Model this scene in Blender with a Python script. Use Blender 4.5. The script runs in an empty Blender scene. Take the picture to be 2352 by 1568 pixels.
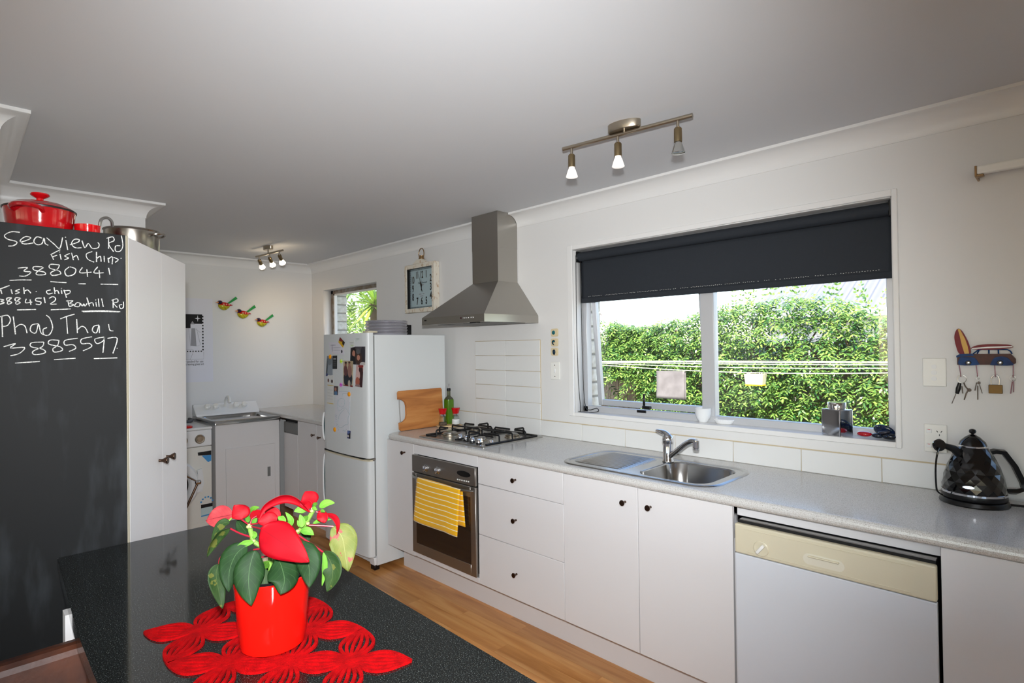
import bpy, bmesh, math, random
from mathutils import Vector, Matrix
random.seed(7)
PI = math.pi
SC = bpy.context.scene
COL = SC.collection

# ------------------------------------------------------------------ camera
CAM = Vector((3.1523, -2.6116, 1.4574))
YAW, PITCH, ROLL, FPX = 0.7888, 0.0093, -0.0136, 1289.74
def _basis():
    f = Vector((-math.sin(YAW)*math.cos(PITCH), math.cos(YAW)*math.cos(PITCH), math.sin(PITCH)))
    r = Vector((math.cos(YAW), math.sin(YAW), 0)); u = r.cross(f)
    return f, r*math.cos(ROLL)+u*math.sin(ROLL), -r*math.sin(ROLL)+u*math.cos(ROLL)
FWD, RGT, UPV = _basis()
cam = bpy.data.cameras.new('camera'); cam.sensor_fit = 'HORIZONTAL'; cam.sensor_width = 36
cam.lens = 36*FPX/2352; cam.clip_start = 0.05; cam.clip_end = 200
camo = bpy.data.objects.new('camera', cam); COL.objects.link(camo)
mw = Matrix((RGT, UPV, -FWD)).transposed().to_4x4(); mw.translation = CAM
camo.matrix_world = mw
SC.camera = camo
def ray(px, py):
    return (FWD*FPX + RGT*(px-1176) - UPV*(py-784)).normalized()
def PT(px, py, ax, v):
    d = ray(px, py); i = 'xyz'.index(ax)
    return CAM + d*((v-CAM[i])/d[i])
def PD(px, py, depth):
    d = FWD*FPX + RGT*(px-1176) - UPV*(py-784)
    return CAM + d*(depth/FPX)

# ------------------------------------------------------------------ world, sun, flash, exposure
wd = bpy.data.worlds.new('sky'); SC.world = wd; wd.use_nodes = True
nt = wd.node_tree; nt.nodes.clear()
sky = nt.nodes.new('ShaderNodeTexSky'); sky.sky_type = 'NISHITA'; sky.sun_disc = False
sky.sun_elevation = math.radians(48); sky.sun_rotation = math.radians(200); sky.air_density = 1.0; sky.dust_density = 0.8; sky.ozone_density = 1.0
bg = nt.nodes.new('ShaderNodeBackground'); bg.inputs['Strength'].default_value = 0.45
wo = nt.nodes.new('ShaderNodeOutputWorld')
nt.links.new(sky.outputs[0], bg.inputs[0]); nt.links.new(bg.outputs[0], wo.inputs[0])
sun = bpy.data.lights.new('sun', 'SUN'); sun.energy = 13.0; sun.angle = math.radians(0.5); sun.color = (1, .95, .86)
suno = bpy.data.objects.new('sun', sun); COL.objects.link(suno)
sd = Vector((-.30, .62, -.80)).normalized()          # travels from the room's side over the roof on to the hedge
suno.rotation_euler = sd.to_track_quat('-Z', 'Y').to_euler()
# the flash on top of the photographer's camera
fl = bpy.data.lights.new('flash', 'SPOT'); fl.energy = 235; fl.spot_size = math.radians(104); fl.spot_blend = 1.0
fl.shadow_soft_size = 0.03; fl.color = (.94, .97, 1)
flo = bpy.data.objects.new('flash', fl); COL.objects.link(flo)
flo.location = CAM + UPV*0.13 - FWD*0.02
flo.rotation_euler = (FWD - UPV*0.05 - RGT*0.13).to_track_quat('-Z', 'Y').to_euler()
# added fill lamp, turned up and back, bounces off the ceiling behind the camera
f2 = bpy.data.lights.new('bounce_fill', 'SPOT'); f2.energy = 335; f2.spot_size = math.radians(90); f2.spot_blend = 1.0; f2.shadow_soft_size = .04; f2.color = (.93, .97, 1)
f2o = bpy.data.objects.new('bounce_fill', f2); COL.objects.link(f2o)
f2o.location = CAM + Vector((0, 0, .12)) - FWD*.12
f2o.rotation_euler = Vector((-FWD.x*.75, -FWD.y*.75, .66)).to_track_quat('-Z', 'Y').to_euler()
vs = SC.view_settings; vs.view_transform = 'Standard'; vs.look = 'None'; vs.gamma = 1; vs.exposure = 0.35
vs.use_curve_mapping = False
SC.display_settings.display_device = 'sRGB'

# ------------------------------------------------------------------ mesh helpers
class B:
    def __init__(s): s.bm = bmesh.new()
    def face(s, pts):
        vs = [s.bm.verts.new(p) for p in pts]
        return s.bm.faces.new(vs)
    def box(s, x0, x1, y0, y1, z0, z1, bev=0, seg=2, M=None):
        v = [Vector((x, y, z)) for x in (x0, x1) for y in (y0, y1) for z in (z0, z1)]
        if M: v = [M @ p for p in v]
        v = [s.bm.verts.new(p) for p in v]
        fs = [s.bm.faces.new([v[i] for i in q]) for q in ((0,1,3,2),(4,6,7,5),(0,4,5,1),(2,3,7,6),(0,2,6,4),(1,5,7,3))]
        if bev:
            es = list({e for f in fs for e in f.edges})
            bmesh.ops.bevel(s.bm, geom=es, offset=bev, segments=seg, affect='EDGES', profile=.5)
        return s
    def grid(s, fn, nu, nv, cu=False, cv=False):
        rows = [[s.bm.verts.new(fn(i/(nu if cu else nu-1), j/(nv if cv else nv-1))) for j in range(nv)] for i in range(nu)]
        for i in range(nu if cu else nu-1):
            for j in range(nv if cv else nv-1):
                a, b = rows[i], rows[(i+1) % nu]
                try: s.bm.faces.new((a[j], b[j], b[(j+1) % nv], a[(j+1) % nv]))
                except ValueError: pass
        return rows
    def lathe(s, prof, M=None, seg=24, sy=1.0, cap=True):
        M = M or Matrix()
        rings = []
        for r, z in prof:
            if r < 1e-6: rings.append([s.bm.verts.new(M @ Vector((0, 0, z)))])
            else: rings.append([s.bm.verts.new(M @ Vector((r*math.cos(2*PI*i/seg), sy*r*math.sin(2*PI*i/seg), z))) for i in range(seg)])
        for a, b in zip(rings, rings[1:]):
            for i in range(seg):
                j = (i+1) % seg
                if len(a) == 1 and len(b) == 1: continue
                if len(a) == 1: s.bm.faces.new((a[0], b[i], b[j]))
                elif len(b) == 1: s.bm.faces.new((a[i], b[0], a[j]))
                else: s.bm.faces.new((a[i], b[i], b[j], a[j]))
        if cap:
            if len(rings[0]) > 1: s.bm.faces.new(rings[0])
            if len(rings[-1]) > 1: s.bm.faces.new(rings[-1][::-1])
        return s
    def cyl(s, a, b, r0, r1=None, seg=16):
        a, b = Vector(a), Vector(b); d = b-a
        M = Matrix.Translation(a) @ d.to_track_quat('Z', 'Y').to_matrix().to_4x4()
        return s.lathe([(r0, 0), (r0 if r1 is None else r1, d.length)], M, seg)
    def tube(s, pts, r, seg=8, closed=False, sc=None):
        pts = [Vector(p) for p in pts]; n = len(pts)
        rr = r if isinstance(r, (list, tuple)) else [r]*n
        rings = []; up = None
        for i, p in enumerate(pts):
            if closed: t = pts[(i+1) % n]-pts[i-1]
            else: t = pts[min(i+1, n-1)]-pts[max(i-1, 0)]
            t.normalize()
            if up is None: up = t.orthogonal().normalized()
            up = (up - t*up.dot(t)).normalized(); bn = t.cross(up)
            rings.append([s.bm.verts.new(p + (up*math.cos(2*PI*k/seg)+bn*math.sin(2*PI*k/seg))*rr[i]) for k in range(seg)])
        for i in range(n if closed else n-1):
            a, b = rings[i], rings[(i+1) % n]
            for k in range(seg): s.bm.faces.new((a[k], b[k], b[(k+1) % seg], a[(k+1) % seg]))
        if not closed:
            s.bm.faces.new(rings[0][::-1]); s.bm.faces.new(rings[-1])
        return s
    def prism(s, pts, M, t, bev=0):
        """polygon pts (u,v) in the frame M, extruded from w=0 to w=t"""
        a = [s.bm.verts.new(M @ Vector((u, v, 0))) for u, v in pts]
        b = [s.bm.verts.new(M @ Vector((u, v, t))) for u, v in pts]
        n = len(pts)
        fs = [s.bm.faces.new(a[::-1]), s.bm.faces.new(b)]
        for i in range(n): fs.append(s.bm.faces.new((a[i], a[(i+1) % n], b[(i+1) % n], b[i])))
        if bev:
            es = list({e for f in fs[:2] for e in f.edges})
            bmesh.ops.bevel(s.bm, geom=es, offset=bev, segments=2, affect='EDGES')
        return s
    def rings(s, loops, cap0=True, cap1=True):
        rs = [[s.bm.verts.new(p) for p in lp] for lp in loops]; n = len(rs[0])
        for a, b in zip(rs, rs[1:]):
            for i in range(n): s.bm.faces.new((a[i], b[i], b[(i+1) % n], a[(i+1) % n]))
        if cap0: s.bm.faces.new(rs[0])
        if cap1: s.bm.faces.new(rs[-1][::-1])
        return s
def FR(o, u, v):
    """frame with origin o, axes u, v and n = u x v"""
    u = Vector(u).normalized(); v = Vector(v).normalized(); n = u.cross(v)
    M = Matrix((u, v, n)).transposed().to_4x4(); M.translation = Vector(o)
    return M
def TR(x, y, z): return Matrix.Translation((x, y, z))
def rrect(x0, x1, y0, y1, r, n=5):
    out = []
    for cx, cy, a0 in ((x1-r, y1-r, 0), (x0+r, y1-r, PI/2), (x0+r, y0+r, PI), (x1-r, y0+r, 1.5*PI)):
        for i in range(n+1):
            a = a0+PI/2*i/n; out.append((cx+r*math.cos(a), cy+r*math.sin(a)))
    return out
def ell(cx, cy, rx, ry, n=20, a0=0):
    return [(cx+rx*math.cos(a0+2*PI*i/n), cy+ry*math.sin(a0+2*PI*i/n)) for i in range(n)]
def bez(p0, p1, p2, p3, n=10):
    p0, p1, p2, p3 = map(Vector, (p0, p1, p2, p3))
    return [p0*(1-t)**3+p1*3*t*(1-t)**2+p2*3*t*t*(1-t)+p3*t**3 for t in [i/n for i in range(n+1)]]
def spline(pts, n=5):
    pts = [Vector(p) for p in pts]; out = []
    for i in range(len(pts)-1):
        a, b, c, d = pts[max(i-1, 0)], pts[i], pts[i+1], pts[min(i+2, len(pts)-1)]
        for k in range(n):
            t = k/n
            out.append(.5*((2*b)+(c-a)*t+(2*a-5*b+4*c-d)*t*t+(3*b-a-3*c+d)*t**3))
    out.append(pts[-1]); return out

WM = {}
def tag(o, label=None, cat=None, group=None, kind=None):
    if label: o['label'] = label
    if cat: o['category'] = cat
    if group: o['group'] = group
    if kind: o['kind'] = kind
    return o
def thing(name, label, cat, loc=(0, 0, 0), rotz=0, group=None, kind=None):
    o = bpy.data.objects.new(name, None); COL.objects.link(o); o.empty_display_size = .05
    o.location = loc; o.rotation_euler = (0, 0, rotz)
    WM[o] = Matrix.Translation(loc) @ Matrix.Rotation(rotz, 4, 'Z')
    return tag(o, label, cat, group, kind)
def obj(name, b, mat, parent=None, local=False, smooth=True, ang=38, org=None):
    bm = b.bm
    bmesh.ops.recalc_face_normals(bm, faces=bm.faces)
    me = bpy.data.meshes.new(name); bm.to_mesh(me); bm.free()
    o = bpy.data.objects.new(name, me); COL.objects.link(o)
    if parent is not None:
        if not local: me.transform(WM[parent].inverted())
        o.parent = parent; WM[o] = WM[parent]
    elif org is not None:
        me.transform(Matrix.Translation(-Vector(org))); o.location = org; WM[o] = Matrix.Translation(org)
    else: WM[o] = Matrix()
    if mat is not None: me.materials.append(mat)
    if smooth:
        me.shade_smooth(); me.set_sharp_from_angle(angle=math.radians(ang))
        ar = sorted(p.area for p in me.polygons); lim = 30*ar[len(ar)//2]
        for p in me.polygons:
            if p.area > lim: p.use_smooth = False
    return o
def struct(name, b, mat, **k):
    o = obj(name, b, mat, **k)
    if o.parent is None: o['kind'] = 'structure'
    return o
def single(name, b, mat, label, cat, group=None, **k):
    """a thing that is one mesh"""
    bb = [v.co for v in b.bm.verts]
    org = k.pop('org', None) or Vector(((min(v.x for v in bb)+max(v.x for v in bb))/2, (min(v.y for v in bb)+max(v.y for v in bb))/2, min(v.z for v in bb)))
    return tag(obj(name, b, mat, org=org, **k), label, cat, group)
def link_copy(src, name, parent, mat4):
    o = bpy.data.objects.new(name, src.data); COL.objects.link(o); o.parent = parent
    o.matrix_basis = WM[parent].inverted() @ mat4 if parent is not None else mat4
    return o
def dup(root, loc=None, rotz=None, label=None):
    r = root.copy(); COL.objects.link(r)
    if loc is not None: r.location = loc
    if rotz is not None: r.rotation_euler = (0, 0, rotz)
    if label: r['label'] = label
    WM[r] = Matrix.Translation(r.location) @ r.rotation_euler.to_matrix().to_4x4()
    for ch in list(root.children):
        c = ch.copy(); COL.objects.link(c); c.parent = r
        for g in list(ch.children):
            d = g.copy(); COL.objects.link(d); d.parent = c
    return r
def text(name, s, size, mat, parent, M, align='CENTER', ext=.0004, sx=1.0, bold=0):
    cu = bpy.data.curves.new('t', 'FONT'); cu.body = s; cu.size = size; cu.align_x = align; cu.align_y = 'CENTER'; cu.extrude = ext; cu.offset = bold
    cu.resolution_u = 3
    to = bpy.data.objects.new('t', cu); COL.objects.link(to)
    dg = bpy.context.evaluated_depsgraph_get(); me = bpy.data.meshes.new_from_object(to.evaluated_get(dg))
    bpy.data.objects.remove(to); bpy.data.curves.remove(cu)
    me.name = name; me.transform(WM[parent].inverted() @ M @ Matrix.Diagonal((sx, 1, 1, 1)))
    me.materials.clear(); me.materials.append(mat)
    o = bpy.data.objects.new(name, me); COL.objects.link(o); o.parent = parent; WM[o] = WM[parent]
    return o

# ------------------------------------------------------------------ materials
def C(r, g, b):
    f = lambda c: (c/255/12.92 if c/255 <= .04045 else ((c/255+.055)/1.055)**2.4)
    return (f(r), f(g), f(b), 1)
def new_mat(name):
    m = bpy.data.materials.new(name); m.use_nodes = True
    return m, m.node_tree, m.node_tree.nodes['Principled BSDF']
def mat(name, col, rough=.5, metal=0, spec=.5, bump=None, var=None, emit=None, coat=0, sheen=0, sss=0, tr=0, ior=1.45, aniso=None):
    m, t, p = new_mat(name); N, L = t.nodes, t.links
    p.inputs['Base Color'].default_value = col; p.inputs['Roughness'].default_value = rough; p.inputs['Metallic'].default_value = metal
    p.inputs['Specular IOR Level'].default_value = spec; p.inputs['Coat Weight'].default_value = coat; p.inputs['Sheen Weight'].default_value = sheen
    p.inputs['Transmission Weight'].default_value = tr; p.inputs['IOR'].default_value = ior
    if emit: p.inputs['Emission Color'].default_value = emit[0]; p.inputs['Emission Strength'].default_value = emit[1]
    if var or bump: tc = N.new('ShaderNodeTexCoord')
    if var:      # (scale, second colour, [stretch], [contrast])
        mp = N.new('ShaderNodeMapping'); L.new(tc.outputs['Object'], mp.inputs[0])
        if len(var) > 2: mp.inputs['Scale'].default_value = var[2]
        nz = N.new('ShaderNodeTexNoise'); nz.inputs['Scale'].default_value = var[0]; nz.inputs['Detail'].default_value = 5
        rp = N.new('ShaderNodeValToRGB'); lo, hi = var[3] if len(var) > 3 else (.35, .65)
        rp.color_ramp.elements[0].position = lo; rp.color_ramp.elements[1].position = hi
        rp.color_ramp.elements[0].color = col; rp.color_ramp.elements[1].color = var[1]
        L.new(mp.outputs[0], nz.inputs['Vector']); L.new(nz.outputs['Fac'], rp.inputs[0]); L.new(rp.outputs[0], p.inputs['Base Color'])
    if bump:     # (scale, strength, [stretch])
        mp = N.new('ShaderNodeMapping'); L.new(tc.outputs['Object'], mp.inputs[0])
        if len(bump) > 2: mp.inputs['Scale'].default_value = bump[2]
        nz = N.new('ShaderNodeTexNoise'); nz.inputs['Scale'].default_value = bump[0]; nz.inputs['Detail'].default_value = 3
        bp = N.new('ShaderNodeBump'); bp.inputs['Strength'].default_value = bump[1]; bp.inputs['Distance'].default_value = .002
        L.new(mp.outputs[0], nz.inputs['Vector']); L.new(nz.outputs['Fac'], bp.inputs['Height']); L.new(bp.outputs[0], p.inputs['Normal'])
    return m
def pane_mat(name, tint=(1, 1, 1, 1), ior=1.5):
    m = bpy.data.materials.new(name); m.use_nodes = True; t = m.node_tree; t.nodes.clear(); N, L = t.nodes, t.links
    a = N.new('ShaderNodeBsdfTransparent'); a.inputs[0].default_value = tint
    g = N.new('ShaderNodeBsdfGlossy'); g.inputs['Roughness'].default_value = .01
    lw = N.new('ShaderNodeLayerWeight'); lw.inputs[0].default_value = .5      # Schlick, the same from both sides of the sheet
    pw = N.new('ShaderNodeMath'); pw.operation = 'POWER'; pw.inputs[1].default_value = 5; L.new(lw.outputs['Facing'], pw.inputs[0])
    f = N.new('ShaderNodeMath'); f.operation = 'MULTIPLY_ADD'; f.inputs[1].default_value = .9; f.inputs[2].default_value = .035; L.new(pw.outputs[0], f.inputs[0])
    x = N.new('ShaderNodeMixShader'); o = N.new('ShaderNodeOutputMaterial')
    L.new(f.outputs[0], x.inputs[0]); L.new(a.outputs[0], x.inputs[1]); L.new(g.outputs[0], x.inputs[2]); L.new(x.outputs[0], o.inputs[0])
    return m
def ramp_mat(name, tex, stops, scale, rough=.5, stretch=(1, 1, 1), coord='Object', metal=0, bump=0, detail=6, spec=.5):
    """noise / voronoi / wave texture through a colour ramp"""
    m, t, p = new_mat(name); N, L = t.nodes, t.links
    tc = N.new('ShaderNodeTexCoord'); mp = N.new('ShaderNodeMapping'); mp.inputs['Scale'].default_value = stretch
    L.new(tc.outputs[coord], mp.inputs[0])
    tx = N.new({'noise': 'ShaderNodeTexNoise', 'voronoi': 'ShaderNodeTexVoronoi', 'wave': 'ShaderNodeTexWave'}[tex])
    tx.inputs['Scale'].default_value = scale
    if tex != 'voronoi': tx.inputs['Detail'].default_value = detail
    L.new(mp.outputs[0], tx.inputs['Vector'])
    rp = N.new('ShaderNodeValToRGB'); cr = rp.color_ramp
    while len(cr.elements) < len(stops): cr.elements.new(.5)
    for e, (pos, col) in zip(cr.elements, stops): e.position = pos; e.color = col
    L.new(tx.outputs[0 if tex != 'noise' else 'Fac'], rp.inputs[0]); L.new(rp.outputs[0], p.inputs['Base Color'])
    p.inputs['Roughness'].default_value = rough; p.inputs['Metallic'].default_value = metal; p.inputs['Specular IOR Level'].default_value = spec
    if bump:
        bp = N.new('ShaderNodeBump'); bp.inputs['Strength'].default_value = bump; bp.inputs['Distance'].default_value = .002
        L.new(tx.outputs[0 if tex != 'noise' else 'Fac'], bp.inputs['Height']); L.new(bp.outputs[0], p.inputs['Normal'])
    return m
def print_mat(name, base, blobs, noise=0.25, rough=.35, vertical='z'):
    """flat print: soft elliptical patches of colour over a base, laid out in the sheet's own box (0..1, 0..1)"""
    m, t, p = new_mat(name); N, L = t.nodes, t.links
    tc = N.new('ShaderNodeTexCoord'); sp = N.new('ShaderNodeSeparateXYZ'); L.new(tc.outputs['Generated'], sp.inputs[0])
    nz = N.new('ShaderNodeTexNoise'); nz.inputs['Scale'].default_value = 9; L.new(tc.outputs['Generated'], nz.inputs['Vector'])
    def math_(op, a, b=None):
        n = N.new('ShaderNodeMath'); n.operation = op
        for i, v in enumerate((a, b)):
            if v is None: continue
            if isinstance(v, (int, float)): n.inputs[i].default_value = v
            else: L.new(v, n.inputs[i])
        return n.outputs[0]
    nn = math_('MULTIPLY', math_('SUBTRACT', nz.outputs['Fac'], .5), noise)
    cur = None
    for (cx, cy, rx, ry, col) in blobs:
        dx = math_('DIVIDE', math_('SUBTRACT', sp.outputs[0], cx), rx); dz = math_('DIVIDE', math_('SUBTRACT', sp.outputs[2], cy), ry)
        d = math_('ADD', math_('ADD', math_('MULTIPLY', dx, dx), math_('MULTIPLY', dz, dz)), nn)
        fac = math_('LESS_THAN', d, 1.0)
        mx = N.new('ShaderNodeMix'); mx.data_type = 'RGBA'
        L.new(fac, mx.inputs[0])
        if cur is None: mx.inputs[6].default_value = base
        else: L.new(cur, mx.inputs[6])
        mx.inputs[7].default_value = col; cur = mx.outputs[2]
    if cur is None: p.inputs['Base Color'].default_value = base
    else: L.new(cur, p.inputs['Base Color'])
    p.inputs['Roughness'].default_value = rough
    return m

m_wall = mat('wall_paint', C(224, 223, 221), .55, bump=(60, .06))
m_ceil = mat('ceiling_paint', C(212, 213, 215), .8, bump=(40, .05))
m_trim = mat('trim_gloss_white', C(230, 229, 227), .28)
m_lam = mat('white_laminate', C(224, 221, 220), .38)
m_lamedge = mat('cream_edge', C(214, 205, 180), .5)
m_white = mat('white_enamel', C(232, 233, 233), .25)
m_whiteplastic = mat('white_plastic', C(235, 234, 228), .35)
m_cream = mat('cream_plastic', C(214, 205, 178), .35)
m_black = mat('black_plastic', C(14, 14, 16), .3)
m_blackmatt = mat('black_iron', C(16, 16, 17), .45)
m_dark = mat('dark_gap', C(20, 19, 18), .8)
m_rubber = mat('grey_gasket', C(120, 120, 118), .6)
m_steel = mat('brushed_steel', C(168, 166, 162), .34, 1, bump=(30, .04, (1, 60, 1)))
m_steelz = mat('brushed_steel_canopy', C(174, 170, 163), .36, 1, bump=(30, .05, (40, 40, 1)))
m_chrome = mat('chrome', C(215, 216, 220), .07, 1)
m_nickel = mat('satin_nickel', C(176, 166, 150), .3, 1)
m_brassy = mat('aged_lamp_metal', C(150, 132, 100), .32, 1)
m_bronze = mat('bronze_knob', C(92, 72, 60), .25, 1)
m_alu = mat('aluminium_frame', C(200, 201, 204), .4, .35)
m_glass = pane_mat('window_glass')
m_clear = pane_mat('clear_glass', (.93, .95, .94, 1))
m_ovenglass = mat('oven_glass', C(46, 34, 26), .06, spec=.7)
m_tile = mat('tile_glaze', C(226, 226, 224), .12)
m_grout = mat('grout', C(196, 180, 150), .8)
m_red = mat('red_glaze', C(206, 18, 10), .12, coat=.4)
m_redenamel = mat('red_enamel', C(196, 10, 18), .12, coat=.5)
# ------------------------------------------------------------------ room shell
H = 2.319
def wood(name, c0, c1, c2, rough=.32, axis=0):
    m, t, p = new_mat(name); N, L = t.nodes, t.links
    tc = N.new('ShaderNodeTexCoord'); mp = N.new('ShaderNodeMapping')
    s = [9, 9, 9]; s[axis] = .9; mp.inputs['Scale'].default_value = s
    oi = N.new('ShaderNodeObjectInfo'); ad = N.new('ShaderNodeVectorMath'); ad.operation = 'MULTIPLY_ADD'
    ad.inputs[1].default_value = (13, 7, 5); L.new(oi.outputs['Random'], ad.inputs[0]); L.new(tc.outputs['Object'], ad.inputs[2])
    L.new(ad.outputs[0], mp.inputs[0])
    n1 = N.new('ShaderNodeTexNoise'); n1.inputs['Scale'].default_value = 2.2; n1.inputs['Detail'].default_value = 8; n1.inputs['Distortion'].default_value = .5
    L.new(mp.outputs[0], n1.inputs['Vector'])
    rp = N.new('ShaderNodeValToRGB'); e = rp.color_ramp.elements; e[0].position = .3; e[0].color = c0; e[1].position = .7; e[1].color = c2
    x = rp.color_ramp.elements.new(.5); x.color = c1
    L.new(n1.outputs['Fac'], rp.inputs[0])
    hs = N.new('ShaderNodeHueSaturation'); mr = N.new('ShaderNodeMapRange'); mr.inputs[3].default_value = .84; mr.inputs[4].default_value = 1.12
    L.new(oi.outputs['Random'], mr.inputs[0]); L.new(mr.outputs[0], hs.inputs['Value']); L.new(rp.outputs[0], hs.inputs['Color'])
    L.new(hs.outputs[0], p.inputs['Base Color']); p.inputs['Roughness'].default_value = rough
    return m
m_floor = wood('laminate_floor', C(180, 118, 60), C(208, 146, 84), C(222, 168, 106), .3)

b = B(); b.box(-2.5, 6.1, -6.1, .02, -.08, -.003)
floor = struct('floor', b, m_floor)
pl0 = None; ws = .0965
for r in range(23):
    y1 = -.40 - r*ws; x = -2.39 - random.random()*.7; 
    while x < 3.2:
        ln = .72 if r % 2 else .9
        x0, x1 = max(x, -2.39), min(x+ln, 3.4); x += ln
        if x1-x0 < .05: continue
        b = B(); b.box(x0+.0004, x1-.0004, y1-ws+.0004, y1-.0004, -.003, 0)
        obj('plank', b, m_floor, floor, smooth=False)

b = B(); b.box(-2.5, 6.1, -6.1, .25, H, H+.1); struct('ceiling', b, m_ceil)
b = B(); b.box(-3.2, 7.6, -9.0, .55, H+.18, H+.3); tag(struct('roof', b, m_dark), kind='structure')  # unseen slab, its rear overhang added to block sun and light leaks

def holed_wall(b, x0, x1, z0, z1, y0, y1, holes):
    """wall slab along x with rectangular openings (sorted, not overlapping)"""
    cx = x0
    for (hx0, hx1, hz0, hz1) in holes:
        b.box(cx, hx0, y0, y1, z0, z1)
        if hz0 > z0: b.box(hx0, hx1, y0, y1, z0, hz0)
        if hz1 < z1: b.box(hx0, hx1, y0, y1, hz1, z1)
        cx = hx1
    b.box(cx, x1, y0, y1, z0, z1)
W1 = (1.047, 2.648, 1.061, 2.027)
W2 = (-2.142, -1.141, 1.2, 2.045)
W3 = (3.1, 4.7, 1.061, 2.027)
b = B(); holed_wall(b, -2.5, 6.1, 0, H, 0, .11, (W2, W1, W3)); wall_w = struct('wall_window', b, m_wall, smooth=False)
m_brick = mat('pale_brick', C(232, 228, 218), .85, var=(30, C(206, 200, 186)), bump=(70, .5))
m_mortar = mat('mortar', C(150, 146, 138), .9)
b = B(); holed_wall(b, -2.6, 6.2, -.4, H+.15, .13, .25, (W2, W1, W3)); wall_x = struct('wall_exterior', b, m_mortar, smooth=False)
bk = None
for xr, z0 in ((W1[0], .98), (W2[0], 1.14)):
    for k in range(13):
        z = z0+.086*k
        b = B(); b.box(xr-.02, xr+.006, .128, .256, z, z+.074, .004, 1); obj('brick', b, m_brick, wall_x, smooth=False)
b = B(); b.box(-2.5, -2.39, -1.9, .0, 0, H); struct('wall_laundry', b, m_wall, smooth=False)
b = B(); b.box(-2.5, -.66, -6.1, -1.82, 0, H); b.box(-.66, .465, -6.1, -2.5, 0, H); struct('wall_left', b, m_wall, smooth=False)
b = B(); holed_wall(b, .465, 6.1, 0, H, -6.1, -6.0, ((1.2, 4.8, 0, 2.1),)); struct('wall_back', b, m_wall, smooth=False)
b = B()
for a0, a1, z0, z1 in ((-6.1, -5.4, 0, H), (-3.2, 0, 0, H), (-5.4, -3.2, 0, .6), (-5.4, -3.2, 2.1, H)): b.box(6.0, 6.1, a0, a1, z0, z1)
struct('wall_right', b, m_wall, smooth=False)

# coved cornice: profile swept with mitred corners
def offset_path(path, d):
    out = []; n = len(path)
    for i in range(n):
        p = Vector(path[i]); ns = []
        for a, c in ((i-1, i), (i, i+1)):
            if a < 0 or c >= n: continue
            t = (Vector(path[c])-Vector(path[a])).normalized(); ns.append(Vector((-t.y, t.x)))
        if len(ns) == 1: q = p+ns[0]*d
        else:
            s = ns[0]+ns[1]; q = p+s*(d*2/s.length_squared)
        out.append(q)
    return out
def sweep(b, path, prof, cap=True):
    lines = [[Vector((q.x, q.y, z)) for q in offset_path(path, d)] for d, z in prof]
    vv = [[b.bm.verts.new(p) for p in ln] for ln in lines]
    for a, c in zip(vv, vv[1:]):
        for i in range(len(path)-1): b.bm.faces.new((a[i], a[i+1], c[i+1], c[i]))
    if cap:
        b.bm.faces.new([v[0] for v in vv]); b.bm.faces.new([v[-1] for v in vv][::-1])
cp = [(0, H-.086), (.004, H-.086), (.004, H-.081)]
for i in range(9):
    a = PI*.5*i/8
    cp.append((.004+.074*(1-math.cos(a)), H-.081+.068*math.sin(a)))
cp += [(.0785, H-.0125), (.084, H-.0125), (.084, H), (0, H)]
b = B(); sweep(b, [(6.0, 0), (.587, 0)], cp); struct('trim_1', b, m_trim, ang=30)
b = B(); sweep(b, [(.336, 0), (-2.39, 0), (-2.39, -1.82), (-.66, -1.82), (-.66, -2.5), (.465, -2.5), (.465, -6.0)], cp); struct('trim_2', b, m_trim, ang=30)

# ------------------------------------------------------------------ window over the sink
win = thing('window_1', 'wide white aluminium window over the sink with open left sash', None, ((W1[0]+W1[1])/2, .1, W1[2]), kind='structure')
x0, x1, z0, z1 = W1
b = B()
for q in ((1.0101, x0, 1.0426, 2.0536), (x1, 2.6669, 1.0426, 2.0536)): b.box(q[0], q[1], -.012, 0, q[2], q[3], .002, 1)
b.box(x0, x1, -.012, 0, z1, 2.0536, .002, 1); b.box(x0, x1, -.012, 0, 1.0426, z0+.0042, .002, 1)
obj('architrave', b, m_trim, win)
b = B(); b.box(x0, x0+.004, 0, .09, z0, z1); b.box(x1-.004, x1, 0, .09, z0, z1); b.box(x0, x1, 0, .09, z1-.004, z1); obj('reveal_lining', b, m_trim, win)
b = B(); b.box(x0+.0005, x1-.0005, -.0005, .088, z0-.006, z0+.004); obj('window_sill', b, m_trim, win)
b = B(); b.box(x0, x0+.03, .085, .13, z0, z1, .002, 1); b.box(x1-.042, x1, .085, .13, z0, z1, .002, 1); b.box(x0, x1, .085, .13, z0, z0+.036, .002, 1); b.box(x0, x1, .085, .13, z1-.036, z1, .002, 1)
obj('window_frame', b, m_alu, win)
b = B(); b.box(1.803, 1.872, .083, .132, z0+.03, z1-.03, .003, 1); obj('mullion', b, m_alu, win)
b = B(); b.box(1.872, x1-.042, .108, .112, z0+.036, z1-.036); obj('pane', b, m_glass, win, smooth=False)
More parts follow.
